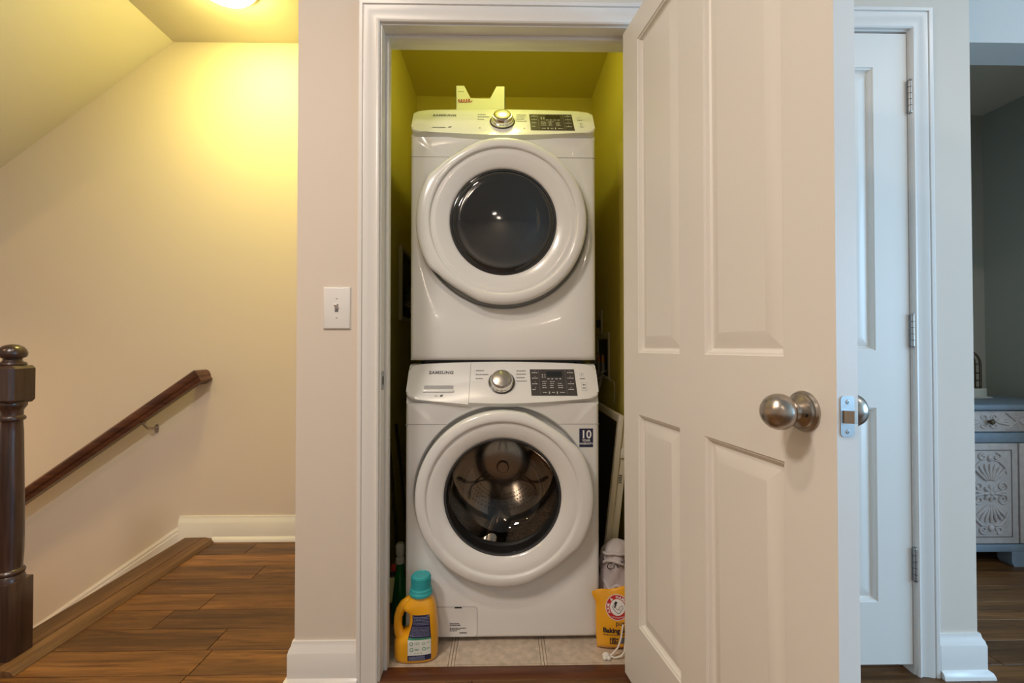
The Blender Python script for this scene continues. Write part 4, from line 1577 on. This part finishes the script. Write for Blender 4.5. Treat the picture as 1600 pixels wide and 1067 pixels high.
for a, b in (((-.008, -.128, 0), (0, -.113, .225)), ((-.008, .113, 0), (0, .128, .225)), ((-.008, -.113, .195), (0, .113, .225)), ((-.008, -.113, 0), (0, .113, .015))):
    MB().bbox(a, b, .002).build('frame', 'vent_frame', wb)
MB().box((-.002, -.113, .015), (-.0005, .113, .195)).build('recess', 'black', wb)
for yy in (-.06, .03):
    v_ = MB().lathe([(0, 0), (.009, 0), (.009, .02), (.006, .022), (.006, .035), (0, .035)], (-.018, yy, .085), n=14).build('valve', 'copper', wb)
    MB().tube([(-.018, yy, .085), (-.020, yy - .01, .05), (-.035, yy - .03, .0), (-.060, yy - .02, -.08), (-.075, yy + .05, -.18)], .0085, 10).build('hose', 'hose_grey', wb)
MB().tube([(-.006, .07, .11), (-.03, .05, .10), (-.06, .02, .055), (-.085, .0, -.02), (-.09, .05, -.14)], .016, 14).build('drain_hose', 'hose_grey', wb)
MB().tube([(-.055, -.13, .012), (-.035, -.15, .03), (-.012, -.20, .010), (-.004, -.22, .002), (-.003, -.225, -.03), (-.004, -.222, -.09)], .0026, 8).build('cable', 'hose_braid', wb)
MB().tube([(-.095, -.02, -.03), (-.06, -.08, .02), (-.035, -.11, .04), (-.012, -.10, .045)], .003, 8).build('cable', 'hose_braid', wb)
ob = thing('wall_outlet', 'brown plug outlet plate on the right closet wall above the water box', 'outlet', (.49, 2.275, 1.11))
MB().bbox((-.006, -.035, 0), (0, .035, .115), .002).build('plate', 'vent_frame', ob)
MB().bbox((-.022, -.016, .03), (-.006, .016, .07), .004).build('plug', 'black', ob)

# ------------------------------------------------------------------ alcove: carved sideboard and birdcage cloche
sb = thing('sideboard', 'blue grey sideboard with whitewashed carved doors in the alcove', 'sideboard', (2.165, 2.13, 0))
X0, X1 = -.585, .585
MB().bbox((X0, .012, .075), (X1, .485, .742), .004).build('carcass', 'sideboard_blue', sb)
MB().bbox((X0 - .015, -.012, .742), (X1 + .015, .49, .769), .006).build('top', 'sideboard_blue', sb)
MB().bbox((X0, -.004, .588), (X1, .014, .634), .003).build('middle_rail', 'sideboard_blue', sb)
MB().bbox((X0, -.006, .072), (X1, .014, .106), .003).build('bottom_rail', 'sideboard_blue', sb)
for x in (X0, .245, X1 - .07):
    for y0 in (-.004, .42):
        MB().prism([(x, .075), (x + .07, .075), (x + .062, .0), (x + .012, .0), (x, .02)], lambda a, b, d: (a, d, b), y0, y0 + .065).build('leg', 'sideboard_blue', sb)


def carve_door(cx):
    z0, z1, hw = .110, .584, .138
    d = MB().bbox((cx - hw, -.004, z0), (cx + hw, .014, z1), .003).build('door', 'sideboard_wash', sb)
    fr = MB()
    for a, b in (((cx - hw + .030, -.0052, z0 + .034), (cx - hw + .034, -.003, z1 - .034)), ((cx + hw - .034, -.0052, z0 + .034), (cx + hw - .030, -.003, z1 - .034)),
                 ((cx - hw + .030, -.0052, z0 + .030), (cx + hw - .030, -.003, z0 + .034)), ((cx - hw + .030, -.0052, z1 - .034), (cx + hw - .030, -.003, z1 - .030))):
        fr.box(a, b)
    fr.build('panel_groove', 'sideboard_groove', d)
    cz = .349
    c = MB()
    yy = -.006

    def petal(px, pz, ang, l, w, t=.008):
        rot = Matrix.Rotation(ang, 3, 'Y')
        c.ell((px, yy, pz), (w, t, l), 10, 8, rot)
    for k in range(8):
        a = 2 * PI * k / 8
        petal(cx + .022 * math.sin(a), cz + .022 * math.cos(a), a, .018, .009, .010)
    c.ell((cx, yy - .004, cz), (.011, .010, .011), 12, 8)
    for s in (1, -1):
        for k in range(-3, 4):
            a = R(15 * k)
            px, pz = cx + .085 * math.sin(a) * .75, cz + s * (.052 + .048 * math.cos(a))
            petal(px, pz, a * s, .042, .0075, .008)
        for sx in (-1, 1):
            pts, rad = [], []
            for k in range(22):
                f = k / 21
                a = R(-60) + f * R(430)
                r = .026 * (1 - .75 * f)
                pts.append((cx + sx * (.058 + r * math.cos(a)), yy, cz + s * (.030 + r * math.sin(a))))
                rad.append(.0055 * (1 - .5 * f))
            c.tube(pts, rad, 8)
            pts, rad = [], []
            for k in range(22):
                f = k / 21
                a = R(100) - f * R(400)
                r = .022 * (1 - .75 * f)
                pts.append((cx + sx * (.035 + r * math.cos(a)), yy, cz + s * (.172 + r * math.sin(a) * .8)))
                rad.append(.0050 * (1 - .5 * f))
            c.tube(pts, rad, 8)
            pts = [(cx + sx * .020, yy, cz + s * .155), (cx + sx * .045, yy, cz + s * .150), (cx + sx * .070, yy, cz + s * .125), (cx + sx * .082, yy, cz + s * .09)]
            c.tube(pts, [.002, .006, .006, .002], 8)
            pts = [(cx + sx * .030, yy, cz), (cx + sx * .055, yy, cz + s * .006), (cx + sx * .088, yy, cz + s * .012)]
            c.tube(pts, [.006, .007, .002], 8)
        petal(cx, cz + s * .165, 0, .016, .012)
    c.build('carving', 'sideboard_wash', d, angle=60)


def carve_drawer(cx):
    z0, z1, hw = .640, .736, .142
    d = MB().bbox((cx - hw, -.002, z0), (cx + hw, .014, z1), .002).build('drawer', 'sideboard_wash', sb)
    zc_ = (z0 + z1) / 2
    c = MB()
    yy = -.003
    for s in (-1, 1):
        for t in (-1, 1):
            c.tube([(cx + s * .085, yy, zc_ + t * .040), (cx + s * (hw - .006), yy, zc_)], .004, 6)
            for k in range(6):
                f = (k + .6) / 6.5
                xa_, za_ = cx + s * (.085 + (hw - .006 - .085) * f), zc_ + t * .040 * (1 - f)
                c.tube([(xa_ + s * .004, yy, za_ + t * .002), (cx + s * (hw - .004), yy, min(z1 - .006, max(z0 + .006, za_ + t * .001 + t * .030 * (1 - f) * .2)))], .0022, 5)
            pts, rad = [], []
            for k in range(18):
                f = k / 17
                a = R(200) - f * R(400)
                r = .017 * (1 - .72 * f)
                pts.append((cx + s * (.026 + r * math.cos(a)), yy, zc_ + t * (.020 + r * math.sin(a) * .8)))
                rad.append(.0042 * (1 - .5 * f))
            c.tube(pts, rad, 8)
        for k in (-1, 0, 1):
            c.ell((cx + s * .068, yy, zc_ + k * .010), (.034, .005, .006), 10, 6, Matrix.Rotation(-s * k * .22, 3, 'Y'))
    for z in (z0 + .004, z1 - .004):
        c.box((cx - .09, -.005, z - .002), (cx + .09, -.001, z + .002))
    c.build('carving', 'sideboard_wash', d, angle=60)
    MB().lathe([(0, -.001), (.006, -.001), (.006, -.010), (.012, -.015), (.013, -.021), (.009, -.026), (0, -.027)], (cx, 0, zc_), 'y', 16).build('knob', 'wire_bronze', d)


for k in range(4):
    cx = -.4265 + .2845 * k
    carve_door(cx)
    carve_drawer(cx)

ZS = .769
dy_ = tag(MB().lathe([(0, ZS + .0003), (.118, ZS + .0003), (.122, ZS + .003), (.112, ZS + .006), (.09, ZS + .0065), (0, ZS + .0065)], (0, 0, -ZS), n=48, rf=lambda r, t: r * (1 + .035 * math.sin(16 * t)) if r > .1 else r).build('doily', 'doily', loc=(2.530, 2.475, ZS)), 'small white lace doily under the wire cloche', 'doily')
bc = thing('birdcage_cloche', 'bronze wire cloche on a white round base on the sideboard', 'cloche', (2.530, 2.475, ZS + .0068))
MB().lathe([(0, 0), (.098, 0), (.100, .004), (.100, .040), (.097, .044), (0, .044)], n=40).build('base', 'ceramic', bc)
for k in range(8):
    a = PI * k / 8
    pts = []
    for j in range(25):
        f = j / 24
        if f < .3:
            r, z = .080, .044 + .13 * f / .3
        elif f > .7:
            r, z = -.080, .044 + .13 * (1 - f) / .3
        else:
            b = PI * (f - .3) / .4
            r, z = .080 * math.cos(b), .174 + .088 * math.sin(b)
        pts.append((r * math.cos(a), r * math.sin(a), z))
    MB().tube(pts, .0022, 6).build('wire', 'wire_bronze', bc)
for z, r in ((.048, .080), (.085, .080), (.125, .080), (.174, .080), (.222, .067)):
    MB().tube([(r * math.cos(R(10 * k)), r * math.sin(R(10 * k)), z) for k in range(37)], .002, 6).build('wire_hoop', 'wire_bronze', bc)
MB().lathe([(0, .262), (.006, .262), (.009, .270), (.006, .278), (0, .280)], n=14).build('finial', 'wire_bronze', bc)
